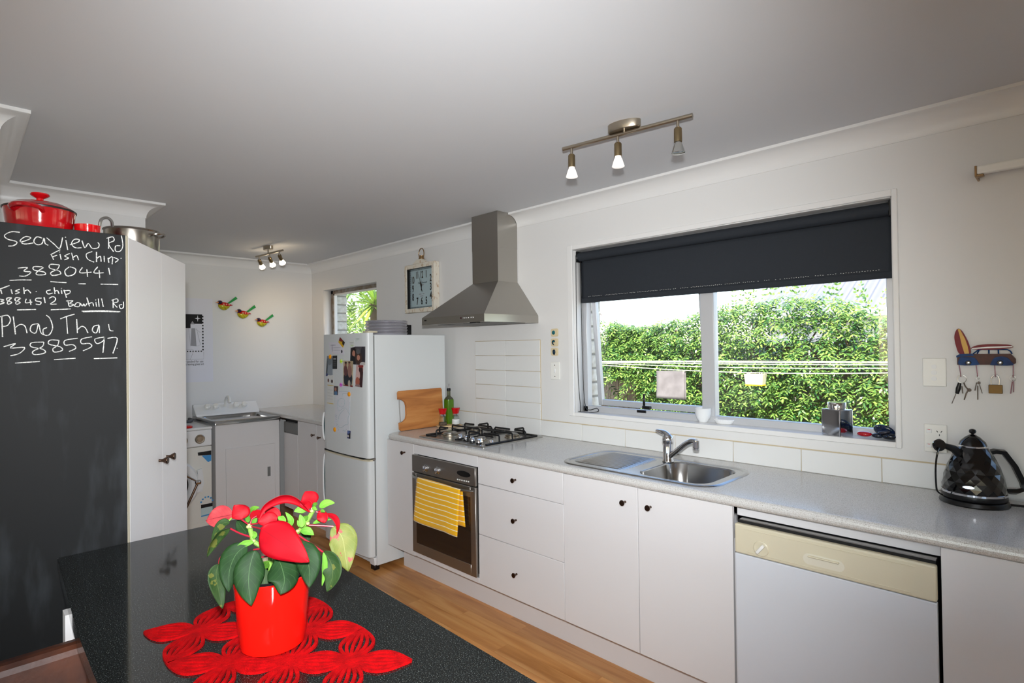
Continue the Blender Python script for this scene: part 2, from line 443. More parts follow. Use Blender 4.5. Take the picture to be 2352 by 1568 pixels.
# top-hung sash, pushed open
ang = math.atan2(.085, .93); ca, sa = math.cos(ang), math.sin(ang)
MS = Matrix.Translation((0, .115, z1-.04)) @ Matrix.Rotation(ang, 4, 'X')
sx0, sx1, sh = x0+.034, 1.80, z1-.04-z0-.03
b = B()
b.box(sx0, sx0+.03, -.012, .016, -sh, 0, .002, 1, MS); b.box(sx1-.03, sx1, -.012, .016, -sh, 0, .002, 1, MS)
b.box(sx0+.03, sx1-.03, -.012, .016, -sh, -sh+.034, .002, 1, MS); b.box(sx0+.03, sx1-.03, -.012, .016, -.03, 0, .002, 1, MS)
sash = obj('sash', b, m_alu, win)
b = B(); b.box(sx0+.03, sx1-.03, 0, .004, -sh+.034, -.03, 0, 1, MS); obj('pane', b, m_glass, sash, smooth=False)
b = B(); q = PT(1483, 933, 'y', .10)
b.box(q.x-.006, q.x+.006, .078, .09, q.z-.005, q.z+.07, .003, 1); b.box(q.x-.006, q.x+.045, .07, .09, q.z-.012, q.z+.006, .003, 1); b.box(q.x-.045, q.x+.012, .08, .086, q.z-.035, q.z-.02, .001, 1)
obj('window_stay', b, m_black, win)

# ------------------------------------------------------------------ laundry window
m_oldframe = mat('weathered_frame', C(150, 146, 140), .5, .3, var=(20, C(120, 100, 78)))
w2 = thing('window_2', 'small laundry window behind the fridge', None, ((W2[0]+W2[1])/2, .1, W2[2]), kind='structure')
x0, x1, z0, z1 = W2
b = B(); b.box(x0, x0+.003, 0, .09, z0, z1); b.box(x1-.003, x1, 0, .09, z0, z1); b.box(x0, x1, 0, .09, z1-.003, z1); b.box(x0, x1, 0, .09, z0, z0+.003); obj('reveal_lining', b, m_trim, w2)
b = B(); b.box(x0, x0+.035, .085, .13, z0, z1); b.box(x1-.035, x1, .085, .13, z0, z1); b.box(x0, x1, .085, .13, z0, z0+.035); b.box(x0, x1, .085, .13, z1-.035, z1)
wf = obj('window_frame', b, m_oldframe, w2, smooth=False)
b = B(); b.box(x0+.035, x0+.05, .095, .125, z0+.035, z1-.035); b.box(x0+.035, x1-.035, .095, .125, z1-.05, z1-.035); obj('sash', b, m_trim, w2, smooth=False)
b = B(); b.box(x0+.05, x1-.035, .108, .112, z0+.035, z1-.05); obj('pane', b, m_glass, w2, smooth=False)

# plain glazing; the doors and end window are added unseen to let day in
def plain_window(name, label, x0, x1, z0, z1, M, n):
    w = thing(name, label, None, tuple(M @ Vector(((x0+x1)/2, 0, z0))), kind='structure')
    b = B(); b.box(x0, x0+.05, -.03, .03, z0, z1, 0, 1, M); b.box(x1-.05, x1, -.03, .03, z0, z1, 0, 1, M); b.box(x0, x1, -.03, .03, z0, z0+.05, 0, 1, M); b.box(x0, x1, -.03, .03, z1-.05, z1, 0, 1, M)
    for k in range(1, n):
        xm = x0+(x1-x0)*k/n; b.box(xm-.03, xm+.03, -.03, .03, z0, z1, 0, 1, M)
    obj('window_frame', b, m_alu, w, smooth=False)
    for k in range(n):
        a, c = x0+(x1-x0)*k/n, x0+(x1-x0)*(k+1)/n
        b = B(); b.box(a+.04, c-.04, -.002, .002, z0+.05, z1-.05, 0, 1, M); obj('pane', b, m_glass, w, smooth=False)
plain_window('window_3', 'window beside the keys under the white rod', W3[0], W3[1], W3[2], W3[3], TR(0, .1, 0), 2)
plain_window('door_1', 'sliding glass doors added in the unseen back wall for daylight', 1.2, 4.8, 0, 2.1, TR(0, -6.05, 0), 3)
plain_window('window_4', 'long window added in the unseen end wall for daylight', -5.4, -3.2, .6, 2.1, FR((6.05, 0, 0), (0, 1, 0), (-1, 0, 0)), 3)

# ------------------------------------------------------------------ splashback tiles (children of the wall)
b = B(); b.box(-.14, 2.9, -.004, 0, .9, 1.0); b.box(.157, .778, -.004, 0, 1.0, 1.5); obj('grout_bed', b, m_grout, wall_w, smooth=False)
cols = [.16, .465, .7765]
tl = []
for r in range(6):
    for k in range(2): tl.append((cols[k], cols[k+1], .9+.0997*r, .9+.0997*(r+1)))
tl += [(-.14, .16, .9, .997)] + [(a, c, .9, .997) for a, c in ((.7765, 1.1), (1.1, 1.399), (1.399, 1.699), (1.699, 2.0), (2.0, 2.3), (2.3, 2.598), (2.598, 2.9))]
for (a, c, z, zz) in tl:
    b = B(); b.box(a+.0013, c-.0013, -.008, -.002, z+.0013, zz-.0013, .0015, 1); obj('tile', b, m_tile, wall_w)

# ------------------------------------------------------------------ roller blind
m_blind = mat('charcoal_blind_cloth', C(42, 46, 52), .75, bump=(400, .3), spec=.3)
bl = thing('roller_blind', 'charcoal roller blind half lowered across the sink window', 'blind', (1.85, .045, 1.70))
bx0, bx1 = 1.054, 2.636
b = B(); b.cyl((bx0-.008, .045, 1.988), (bx1+.004, .045, 1.988), .027, seg=20); obj('roller_tube', b, m_blind, bl)
b = B()
def cloth(u, v):
    x = bx0+(bx1-bx0)*u; z = 1.985-(1.985-1.716)*v
    return Vector((x, .066+.004*math.sin(9*u+3*v)*v+.003*math.sin(23*u)*v*(1-v), z))
b.grid(cloth, 60, 8); ob = obj('blind_cloth', b, m_blind, bl)
md = ob.modifiers.new('thick', 'SOLIDIFY'); md.thickness = .0012
b = B(); b.box(bx0, bx1, .059, .071, 1.713, 1.742, .004, 2); obj('hem_bar', b, m_blind, bl)
b = B(); n = 150
for k in range(n):
    x = bx0+.06+(bx1-bx0-.1)*k/n
    if random.random() < .12: continue
    b.box(x, x+.0036, .0575, .0592, 1.7475+.0012*(k % 2), 1.7490+.0012*(k % 2))
tag(obj('hem_stitching', b, m_whiteplastic, bl, smooth=False), kind='stuff')
for x in (W1[0]+.0045, W1[1]-.0165):
    b = B(); b.box(x, x+.012, .018, .075, 1.955, 2.020, .003, 1); obj('bracket', b, m_black, bl)
b = B(); xc = W1[0]+.012
ch = [(xc, .012, 1.98), (xc-.002, .012, 1.6), (xc+.004, .014, 1.25), (xc+.012, .02, 1.10), (xc+.004, .026, 1.068), (xc-.004, .02, 1.066), (xc+.03, .03, 1.066), (xc+.085, .035, 1.067), (xc+.12, .05, 1.075), (xc+.10, .06, 1.09), (xc+.055, .05, 1.078), (xc+.03, .045, 1.10), (xc+.012, .05, 1.25), (xc+.006, .05, 1.6), (xc+.004, .05, 1.98)]
b.tube(spline(ch, 6), .0022, 6); obj('control_chain', b, m_black, bl)
# ------------------------------------------------------------------ kitchen run under the window
m_top = ramp_mat('speckled_worktop', 'noise', [(.30, C(146, 140, 132)), (.42, C(200, 197, 192)), (.62, C(214, 212, 209)), (.75, C(230, 229, 228))], 420, .16, detail=2)
YF = -.585
def knob(parent, x, z, y=YF):
    b = B(); M = Matrix.Translation((x, y, z)) @ Matrix.Rotation(PI/2, 4, 'X')
    b.lathe([(.0055, 0), (.005, .006), (.0055, .012), (.0115, .022), (.0125, .025), (.0115, .0275), (0, .0285)], M, 16)
    return obj('knob', b, m_bronze, parent)
def front(name, root, x0, x1, z0, z1, kn=None, y=YF, m=None, th=.017):
    b = B(); b.box(x0+.0012, x1-.0012, y, y+th, z0+.0012, z1-.0012, .0012, 1)
    d = obj(name, b, m or m_lam, root)
    if kn: knob(d, kn[0], kn[1], y)
    return d
def carcass(root, x0, x1, z0=.165, z1=.861, y0=YF+.018, y1=-.012):
    b = B(); t = .016
    b.box(x0, x0+t, y0, y1, z0, z1); b.box(x1-t, x1, y0, y1, z0, z1); b.box(x0+t, x1-t, y0, y1, z0, z0+t); b.box(x0+t, x1-t, y1-.006, y1, z0+t, z1)
    b.box(x0+t, x1-t, y0, y0+.06, z1-t, z1)
    return obj('body', b, m_lam, root, smooth=False)
c = thing('base_cabinet', 'narrow white base cabinet beside the fridge with one bronze knob', 'cabinet', (.08, -.3, .165)); carcass(c, -.075, .232); front('door', c, -.075, .2325, .165, .861, (.134, .797))
c = thing('oven_cabinet', 'white oven housing with plain panel above the oven', 'cabinet', (.53, -.3, .165))
b = B(); b.box(.233, .249, YF+.018, -.012, .165, .861); b.box(.816, .832, YF+.018, -.012, .165, .861); b.box(.249, .816, YF+.018, -.012, .165, .19); obj('body', b, m_lam, c, smooth=False)
front('top_panel', c, .2335, .832, .8005, .861); front('bottom_panel', c, .2335, .832, .168, .199)
c = thing('drawer_cabinet', 'white cabinet of three drawers between oven and sink doors', 'cabinet', (1.136, -.3, .165)); carcass(c, .834, 1.439)
for z0, z1, kz in ((.713, .861, .779), (.440, .713, .575), (.169, .440, .301)): front('drawer', c, .834, 1.4393, z0, z1, (1.124, kz))
c = thing('sink_cabinet', 'white double-door cabinet under the sink', 'cabinet', (1.844, -.3, .165)); carcass(c, 1.44, 2.2493, z1=.74)
front('door', c, 1.4397, 1.8447, .169, .861, (1.783, .790)); front('door', c, 1.8451, 2.2493, .169, .861, (1.906, .792))
c = thing('end_cabinet', 'plain white cabinet panel right of the dishwasher', 'cabinet', (3.2, -.3, .165)); carcass(c, 2.862, 3.56); front('door', c, 2.862, 3.56, .165, .861)
b = B(); b.box(2.251, 2.858, YF+.035, YF+.05, .822, .861, .001, 1); single('rail_panel', b, m_lam, 'white timber rail between worktop and dishwasher', 'panel')
b = B(); b.box(2.862, 3.56, -.472, -.456, 0, .165); single('kickboard', b, m_lam, 'short white kickboard under the panel right of the dishwasher', 'kickboard', smooth=False)
b = B(); b.box(-.06, 2.252, -.472, -.456, 0, .165); single('kickboard', b, m_lam, 'long white kickboard under the kitchen cabinets', 'kickboard', smooth=False)

# worktop: rounded edge swept along the front and the free left end, opening for the sink bowl
ZT, ZB, RR = .900, .8625, .017
path = [(3.56, -.588), (.02, -.588)]
for i in range(9):
    a = PI/2*i/8; path.append((.0-.02+.02-.0*0-(.058*math.sin(a)), -.588+.058*(1-math.cos(a))))
path += [(-.058, -.01)]
pr = [(0, ZB)]
for i in range(9):
    a = -PI/2+PI*i/8; pr.append(((RR*math.cos(a)), (ZT+ZB)/2+(ZT-ZB)/2*math.sin(a)))
pr += [(0, ZT)]
b = B(); sweep(b, [Vector(q) for q in path], pr, cap=False)
SX0, SX1, SY0, SY1 = 1.775, 2.115, -.525, -.165       # hole for the bowl
for z in (ZT, ZB):
    b.face([Vector((x, y, z)) for x, y in path[1:]] + [Vector((SX0, -.01, z)), Vector((SX0, -.588, z))])
    for (a, c_, y0, y1) in ((SX1, 3.56, -.588, -.01), (SX0, SX1, -.588, SY0), (SX0, SX1, SY1, -.01)): b.face([(a, y0, z), (c_, y0, z), (c_, y1, z), (a, y1, z)])
bmesh.ops.remove_doubles(b.bm, verts=b.bm.verts, dist=.0005)
wt = single('worktop', b, m_top, 'speckled grey laminate worktop with rounded front edge along the window wall', 'worktop', ang=50, org=(1.7, -.3, ZB))

# ------------------------------------------------------------------ sink and tap
sk = thing('sink', 'stainless steel sink with ribbed drainer on the left and bowl on the right', 'sink', (1.77, -.34, .9))
m_sink = mat('sink_steel', C(176, 175, 173), .22, 1, bump=(25, .03))
b = B()
def rr3(x0, x1, y0, y1, r, z, n=7): return [Vector((x, y, z)) for x, y in rrect(x0, x1, y0, y1, r, n)]
ox = (1.372, 2.158, -.560, -.128)
# rim and tray: outer lip, then the plate
b.rings([rr3(*ox, .10, .9005), rr3(ox[0]+.004, ox[1]-.004, ox[2]+.004, ox[3]-.004, .097, .9045), rr3(ox[0]+.018, ox[1]-.018, ox[2]+.018, ox[3]-.018, .085, .9045), rr3(ox[0]+.026, ox[1]-.026, ox[2]+.026, ox[3]-.026, .078, .9015)], False, False)
# plate between the rim and the two basins, as a bridge between loops
def bridge(b, outer, inner):
    vo = [b.bm.verts.new(p) for p in outer]; vi = [b.bm.verts.new(p) for p in inner]; n = len(vo)
    for i in range(n): b.bm.faces.new((vo[i], vo[(i+1) % n], vi[(i+1) % n], vi[i]))
xm = 1.752
def half(x0, x1, rl, rr_, z):
    o = []
    y0, y1 = ox[2]+.026, ox[3]-.026
    for cx, cy, a0, r in ((x1, y1, 0, rr_), (x0, y1, PI/2, rl), (x0, y0, PI, rl), (x1, y0, 1.5*PI, rr_)):
        for i in range(8):
            a = a0+PI/2*i/7; sx = -1 if a0 in (0, 1.5*PI) else 1; sy = -1 if a0 in (0, PI/2) else 1
            o.append(Vector((cx+sx*r+r*math.cos(a), cy+sy*r+r*math.sin(a), z)))
    return o
L1 = half(ox[0]+.026, xm, .078, .001, .9015); L2 = half(xm, ox[1]-.026, .001, .078, .9015)
dr = (1.420, 1.722, -.502, -.185)
bridge(b, L1, rr3(*dr, .04, .9018)); b.rings([rr3(*dr, .04, .9018), rr3(dr[0]+.006, dr[1]-.006, dr[2]+.006, dr[3]-.006, .036, .9006)], False, False)
bw = (SX0+.012, SX1-.012, SY0+.012, SY1-.012)
bridge(b, L2, rr3(bw[0]-.006, bw[1]+.006, bw[2]-.006, bw[3]+.006, .075, .9012))
b.rings([rr3(bw[0]-.006, bw[1]+.006, bw[2]-.006, bw[3]+.006, .075, .9012), rr3(*bw, .07, .895), rr3(bw[0]+.008, bw[1]-.008, bw[2]+.008, bw[3]-.008, .065, .80), rr3(bw[0]+.02, bw[1]-.02, bw[2]+.02, bw[3]-.02, .06, .765), rr3(bw[0]+.05, bw[1]-.05, bw[2]+.05, bw[3]-.05, .05, .753)], False, True)
obj('basin', b, m_sink, sk, ang=60)
b = B(); NR = 13
def ridge(u, v):
    y = dr[2]+.006+(dr[3]-dr[2]-.012)*v; s = (math.sin(v*NR*2*PI)+1)/2
    e = min(1, u*9, (1-u)*9)
    return Vector((dr[0]+.006+(dr[1]-dr[0]-.012)*u, y, .9007+.0046*s*e))
b.grid(ridge, 20, NR*8+1); obj('drainer', b, m_sink, sk, ang=80)
b = B(); b.lathe([(.0, .7545), (.028, .7545), (.034, .756), (.036, .7535)], TR((bw[0]+bw[1])/2, (bw[2]+bw[3])/2, 0), 20, cap=False); obj('drain_strainer', b, m_chrome, sk)

tp = thing('mixer_tap', 'chrome single-lever mixer tap with swung spout on the sink', 'tap', (1.772, -.205, .9025))
b = B(); b.lathe([(.0, 0), (.028, 0), (.028, .004), (.024, .010), (.0225, .085), (.025, .088), (.026, .10), (.0255, .118), (.019, .126), (0, .128)], TR(1.772, -.205, .9025), 24); obj('tap_body', b, m_chrome, tp)
b = B(); b.tube(spline([(1.778, -.208, 1.020), (1.755, -.200, 1.034), (1.725, -.19, 1.038), (1.695, -.178, 1.040)], 4), [.016, .0155, .015, .014, .0135, .013, .0125, .012, .011, .010, .009, .008, .006], 12)
o = obj('lever', b, m_chrome, tp)
b = B(); b.tube(spline([(1.780, -.210, .927), (1.83, -.225, .963), (1.88, -.24, 1.002), (1.915, -.252, 1.020), (1.945, -.262, 1.022)], 5), [.0125]*8+[.012]*6+[.0125]*7, 14)
b.lathe([(.0, 1.029), (.0145, 1.028), (.0150, 1.02), (.0150, .995), (.0125, .993), (.0125, .985), (0, .985)], TR(1.945, -.262, 0), 18); obj('spout', b, m_chrome, tp)

# ------------------------------------------------------------------ gas cooktop
ck = thing('gas_cooktop', 'stainless gas cooktop with black pan supports and four silver knobs', 'cooktop', (.532, -.30, .9))
b = B(); b.rings([rr3(.226, .838, -.545, -.052, .012, .9), rr3(.226, .838, -.545, -.052, .012, .904), rr3(.232, .832, -.539, -.058, .010, .907), rr3(.255, .809, -.52, -.08, .02, .906), rr3(.265, .799, -.51, -.09, .02, .903)], True, True); obj('hob_plate', b, m_steel, ck, ang=25)
burn = [(.36, -.40, .052), (.37, -.19, .036), (.66, -.40, .028), (.70, -.185, .042)]
for x, y, r in burn:
    b = B(); b.lathe([(0, .903), (r*1.15, .903), (r*1.12, .908), (r, .910), (r, .918), (r*.92, .921), (r*.7, .9215)], TR(x, y, 0), 28, cap=False); bo = obj('burner', b, m_nickel, ck)
    b = B(); b.lathe([(r*.85, .9205), (r*.85, .925), (r*.75, .928), (0, .9285)], TR(x, y, 0), 28, cap=False); obj('burner_cap', b, m_steel, bo)
def support(x0, x1):
    b = B(); s = .0042
    def bar(pts): b.tube(pts, .0052, 6)
    zb, zt = .910, .948
    y0, y1 = -.505, -.085
    bar([(x0, y0, zb), (x1, y0, zb)]); bar([(x0, y1, zb), (x1, y1, zb)]); bar([(x0, y0, zb), (x0, y1, zb)]); bar([(x1, y0, zb), (x1, y1, zb)])
    return b, zb, zt
for x0, x1, half_ in ((.255, .520, 0), (.545, .812, 1)):
    b = B(); zb, zt = .911, .950; y0, y1 = -.505, -.085; xm_ = (x0+x1)/2; ym = (y0+y1)/2
    def bar(*pts): b.tube([Vector(p) for p in pts], .0054, 8)
    bar((x0, y0, zb), (x0, y1, zb), (x1, y1, zb), (x1, ym, zb)); 
    bar((x1 if half_ else x0, y0, zb), (x1 if half_ else x0, y1, zb))
    bar((x0, y0 if not half_ else ym, zb), (x0+.10, y0 if not half_ else ym, zb))
    bar((x0, ym, zb), (x0, ym, zt-.004), (x0+.006, ym, zt), (x1-.006, ym, zt), (x1, ym, zt-.004), (x1, ym, zb))
    for yy, bx in ((burn[0 if not half_ else 2][1], burn[0 if not half_ else 2][0]), (burn[1 if not half_ else 3][1], burn[1 if not half_ else 3][0])):
        bar((x0, yy, zb), (x0, yy, zt-.006), (x0+.006, yy, zt), (bx-.022, yy, zt))
        bar((x1, yy, zb), (x1, yy, zt-.006), (x1-.006, yy, zt), (bx+.022, yy, zt))
    for yy, dy in ((y1, -1), (y0 if not half_ else y0, 1)):
        bx = burn[1 if not half_ else 3][0] if dy < 0 else burn[0 if not half_ else 2][0]
        bar((bx, yy, zb), (bx, yy, zt-.006), (bx, yy+.006*dy, zt), (bx, yy+.075*dy, zt))
    obj('pan_support', b, m_blackmatt, ck)
for px, py in ((1057, 1008), (1071, 1011), (1085, 1015), (1100, 1019)):
    q = PT(px, py, 'z', .906)
    b = B(); M = TR(q.x, q.y, 0)
    b.lathe([(0, .906), (.0175, .906), (.0175, .911), (.016, .914)], M, 18, cap=False); kb = obj('knob_collar', b, m_black, ck)
    b = B(); b.lathe([(.0, .912), (.0155, .912), (.0145, .928), (.012, .931), (0, .932)], M, 18); b.box(q.x-.004, q.x+.004, q.y-.015, q.y+.015, .928, .939, .002, 1); obj('knob', b, m_chrome, kb)
q = PT(1128, 1014, 'z', .905); b = B(); b.lathe([(0, .903), (.016, .903), (.013, .914), (0, .918)], TR(q.x, q.y, 0), 16); obj('spark_button', b, m_chrome, ck)
b = B(); b.box(.775, .815, -.535, -.515, .905, .908, .001, 1); obj('maker_badge', b, m_chrome, ck)

# ------------------------------------------------------------------ oven
ov = thing('wall_oven', 'built-in stainless oven under the cooktop with dark glass door', 'oven', (.531, -.3, .203))
ox0, ox1, oz0, oz1 = .2342, .8287, .203, .7985
m_ovsteel = mat('oven_steel', C(168, 164, 158), .42, 1, bump=(30, .05, (1, 1, 60)))
b = B(); b.box(ox0+.015, ox1-.015, -.583, -.05, oz0+.01, oz1-.004); obj('oven_body', b, m_dark, ov, smooth=False)
b = B(); b.box(ox0, ox1, -.602, -.583, .697, oz1, .002, 1); cpn = obj('control_panel', b, m_ovsteel, ov)
for px, py in ((975, 1075.5), (1002, 1080.5)):
    q = PT(px, py, 'y', -.615); M = Matrix.Translation((q.x, -.602, q.z)) @ Matrix.Rotation(PI/2, 4, 'X')
    b = B(); b.lathe([(.0, 0), (.022, 0), (.021, .004), (.018, .006), (.0165, .016), (.014, .019), (0, .02)], M, 20); b.box(q.x-.004, q.x+.004, -.628, -.618, q.z-.017, q.z+.017, .002, 1); obj('knob', b, m_chrome, cpn)
q = PT(1065, 1088, 'y', -.602); M = FR((q.x, -.6025, q.z), (1, 0, 0), (0, 0, 1))
b = B(); b.prism(ell(0, 0, .058, .0165, 28), M, .0015); obj('display', b, m_black, cpn)
for k in range(6):
    q2 = PT(1051+5*k, 1100.5+1.05*k, 'y', -.603); b = B(); b.box(q2.x-.005, q2.x+.005, -.6045, -.602, q2.z-.004, q2.z+.003, .0008, 1); obj('button', b, m_whiteplastic, cpn)
b = B(); b.box(ox0, ox0+.042, -.602, -.583, oz0, .691, .002, 1); b.box(ox1-.042, ox1, -.602, -.583, oz0, .691, .002, 1); b.box(ox0+.042, ox1-.042, -.602, -.583, oz0, oz0+.062, .002, 1); b.box(ox0+.042, ox1-.042, -.602, -.583, .632, .691, .002, 1); dd = obj('oven_door', b, m_ovsteel, ov)
b = B(); b.prism(rrect(ox0+.036, ox1-.036, oz0+.055, .640, .02), FR((0, -.5975, 0), (1, 0, 0), (0, 0, 1)), .004); obj('oven_window', b, m_ovenglass, dd)
b = B(); hb = bez((ox0+.012, -.604, .671), (ox0+.05, -.650, .669), (ox1-.05, -.650, .669), (ox1-.012, -.604, .671), 20); b.tube(hb, [.006+.003*math.sin(PI*i/20) for i in range(21)], 10); obj('handle', b, m_steel, dd)

# ------------------------------------------------------------------ tea towel over the oven handle
def stripes(name):
    m, t, p = new_mat(name); N, L = t.nodes, t.links
    tc = N.new('ShaderNodeTexCoord'); sp = N.new('ShaderNodeSeparateXYZ'); L.new(tc.outputs['UV'], sp.inputs[0])
    a = N.new('ShaderNodeMath'); a.operation = 'MULTIPLY'; a.inputs[1].default_value = 17; L.new(sp.outputs[1], a.inputs[0])
    f = N.new('ShaderNodeMath'); f.operation = 'FRACT'; L.new(a.outputs[0], f.inputs[0])
    g = N.new('ShaderNodeMath'); g.operation = 'LESS_THAN'; g.inputs[1].default_value = .16; L.new(f.outputs[0], g.inputs[0])
    x = N.new('ShaderNodeMix'); x.data_type = 'RGBA'; x.inputs[6].default_value = C(246, 184, 0); x.inputs[7].default_value = C(255, 244, 206); L.new(g.outputs[0], x.inputs[0])
    L.new(x.outputs[2], p.inputs['Base Color']); p.inputs['Roughness'].default_value = .9; p.inputs['Sheen Weight'].default_value = .2
    nz = N.new('ShaderNodeTexNoise'); nz.inputs['Scale'].default_value = 500; bp = N.new('ShaderNodeBump'); bp.inputs['Strength'].default_value = .4; bp.inputs['Distance'].default_value = .001
    L.new(tc.outputs['Object'], nz.inputs['Vector']); L.new(nz.outputs['Fac'], bp.inputs['Height']); L.new(bp.outputs[0], p.inputs['Normal'])
    return m
b = B(); NU, NV = 26, 40
tx0, tx1 = .335, .742
def towel(u, v):
    # v 0..1: front hem up, over the bar, down the back
    lf, lb = .240+.018*math.sin(3.2*u+.3)+.03*max(0, u-.75)*2.2, .20
    bary = -.6395+.010*abs(u*2-1)**2; tot = lf+.04+lb; d = v*tot; wob = .006*math.sin(7*u+1.5)
    x = tx0+(tx1-tx0)*u
    if d < lf:
        h = d-lf; k = -h/lf; return Vector((x-.012*k*(1-u)*1.4-.010*k*u, bary-.0115-k*(.008+wob*1.3), .668+h+.004*math.sin(4*u)))
    if d < lf+.04:
        a = (d-lf)/.04*PI; return Vector((x, bary-.0115*math.cos(a), .668+.0115*math.sin(a)+.004*math.sin(4*u)))
    h = d-lf-.04; return Vector((x+.016*h/lb, bary+.0115+.004*h/lb, .668-h))
rows = b.grid(towel, NU, NV)
uv = b.bm.loops.layers.uv.new('UVMap'); idx = {v: (i/(NU-1), j/(NV-1)) for i, r in enumerate(rows) for j, v in enumerate(r)}
for f in b.bm.faces:
    for lp in f.loops: lp[uv].uv = idx[lp.vert]
tw = single('tea_towel', b, stripes('yellow_striped_cloth'), 'yellow tea towel with thin pale stripes hung over the oven handle', 'towel', ang=80)
md = tw.modifiers.new('thick', 'SOLIDIFY'); md.thickness = .004

# ------------------------------------------------------------------ range hood
hd = thing('range_hood', 'grey stainless chimney range hood on the wall above the cooktop', 'range hood', (.4615, -.01, 1.60))
hx0, hx1, hy, hz0, hz1 = .160, .763, -.460, 1.604, 1.650
cx0, cx1, cy, cz = .338, .585, -.178, 1.874
b = B(); t = .002
b.rings([[Vector(p) for p in ((hx0, hy, hz0), (hx1, hy, hz0), (hx1, -.002, hz0), (hx0, -.002, hz0))], [Vector(p) for p in ((hx0, hy, hz1), (hx1, hy, hz1), (hx1, -.002, hz1), (hx0, -.002, hz1))], [Vector(p) for p in ((cx0, cy, cz), (cx1, cy, cz), (cx1, -.002, cz), (cx0, -.002, cz))]], False, True); obj('canopy', b, m_steelz, hd, ang=5)
b = B(); b.box(cx0+.001, cx1-.001, cy+.001, -.003, cz, 2.1); b.box(cx0, cx1, cy, -.002, 2.09, H-.001); obj('chimney', b, m_steelz, hd, smooth=False)
b = B(); b.box(hx0+.004, hx1-.004, hy+.004, -.004, hz0+.003, hz0+.010); pb = obj('underside_panel', b, m_steel, hd, smooth=False)
b = B(); b.box(hx0+.05, .455, hy+.09, -.07, hz0-.001, hz0+.003); b.box(.468, hx1-.05, hy+.09, -.07, hz0-.001, hz0+.003); obj('grease_filter', b, m_rubber, pb, smooth=False)
b = B(); b.box(.60, .66, hy+.03, hy+.06, hz0-.003, hz0+.003); obj('filter_latch', b, m_black, pb, smooth=False)
for k, px in enumerate((1059, 1064.5, 1069.5, 1075, 1080.5, 1085.5)):
    q = PT(px, 730.3-.35*k, 'y', hy); b = B()
    if k == 0: b.prism(ell(0, 0, .005, .006, 12), FR((q.x, hy-.0002, q.z), (1, 0, 0), (0, 0, 1)), .002); obj('power_light', b, mat('dark_red_lens', C(60, 6, 10), .2), hd)
    else: b.box(q.x-.0075, q.x+.0075, hy-.003, hy, q.z-.004, q.z+.004, .001, 1); obj('button', b, m_chrome, hd)
q = PT(977, 736, 'y', hy); b = B(); b.box(q.x-.012, q.x+.012, hy-.0006, hy, q.z-.004, q.z+.004); obj('maker_badge', b, m_dark, hd, smooth=False)

# ------------------------------------------------------------------ dishwasher
dw = thing('dishwasher', 'white dishwasher with cream control panel and dial under the worktop', 'dishwasher', (2.558, -.3, .1))
dx0, dx1 = 2.2625, 2.8545
b = B(); b.box(dx0+.004, dx1-.004, -.58, -.03, .10, .8145); obj('tub_body', b, m_dark, dw, smooth=False)
b = B(); b.box(dx0+.01, dx1-.004, -.578, -.555, .8145, .8185); obj('trim_strip', b, m_steel, dw, smooth=False)
b = B(); b.box(dx0, dx1, -.600, -.58, .17, .699, .003, 2); obj('door', b, mat('pale_grey_enamel', C(216, 219, 224), .3), dw)
b = B(); b.box(dx0, dx1, -.602, -.578, .701, .8065, .006, 3); cp_ = obj('control_panel', b, m_cream, dw)
b = B(); b.tube([(dx0+.045, -.6022, .713), (dx1-.06, -.6022, .713)], .0018, 6); b.tube([(dx0+.035, -.6022, .792), (dx1-.05, -.6022, .792)], .0018, 6); obj('moulding', b, m_cream, cp_)
q = PT(1748, 1260, 'y', -.602); M = Matrix.Translation((q.x, -.602, q.z)) @ Matrix.Rotation(PI/2, 4, 'X')
b = B(); b.lathe([(0, 0), (.027, 0), (.0265, .002), (.024, .0035), (.022, .003), (0, .003)], M, 28); dl = obj('dial', b, m_cream, cp_)
b = B(); MM = Matrix.Translation((q.x, 0, q.z)) @ Matrix.Rotation(math.radians(38), 4, 'Y'); b.box(-.0055, .0055, -.618, -.603, -.019, .019, .003, 2, MM); obj('dial_grip', b, m_whiteplastic, dl)
qa, qb = PT(1852, 1280, 'y', -.602), PT(1932, 1303, 'y', -.602); zc = (qa.z+qb.z)/2
b = B(); b.prism(rrect(qa.x-.01, qb.x+.01, zc-.018, zc+.018, .0179, 8), FR((0, -.6024, 0), (1, 0, 0), (0, 0, 1)), .0008); hc = obj('handle_recess', b, mat('recess_cream', C(222, 216, 196), .4), cp_)
b = B(); b.box(qa.x+.006, qb.x-.004, -.612, -.602, zc+.008, zc+.013, .002, 1); obj('handle_lip', b, m_cream, hc)
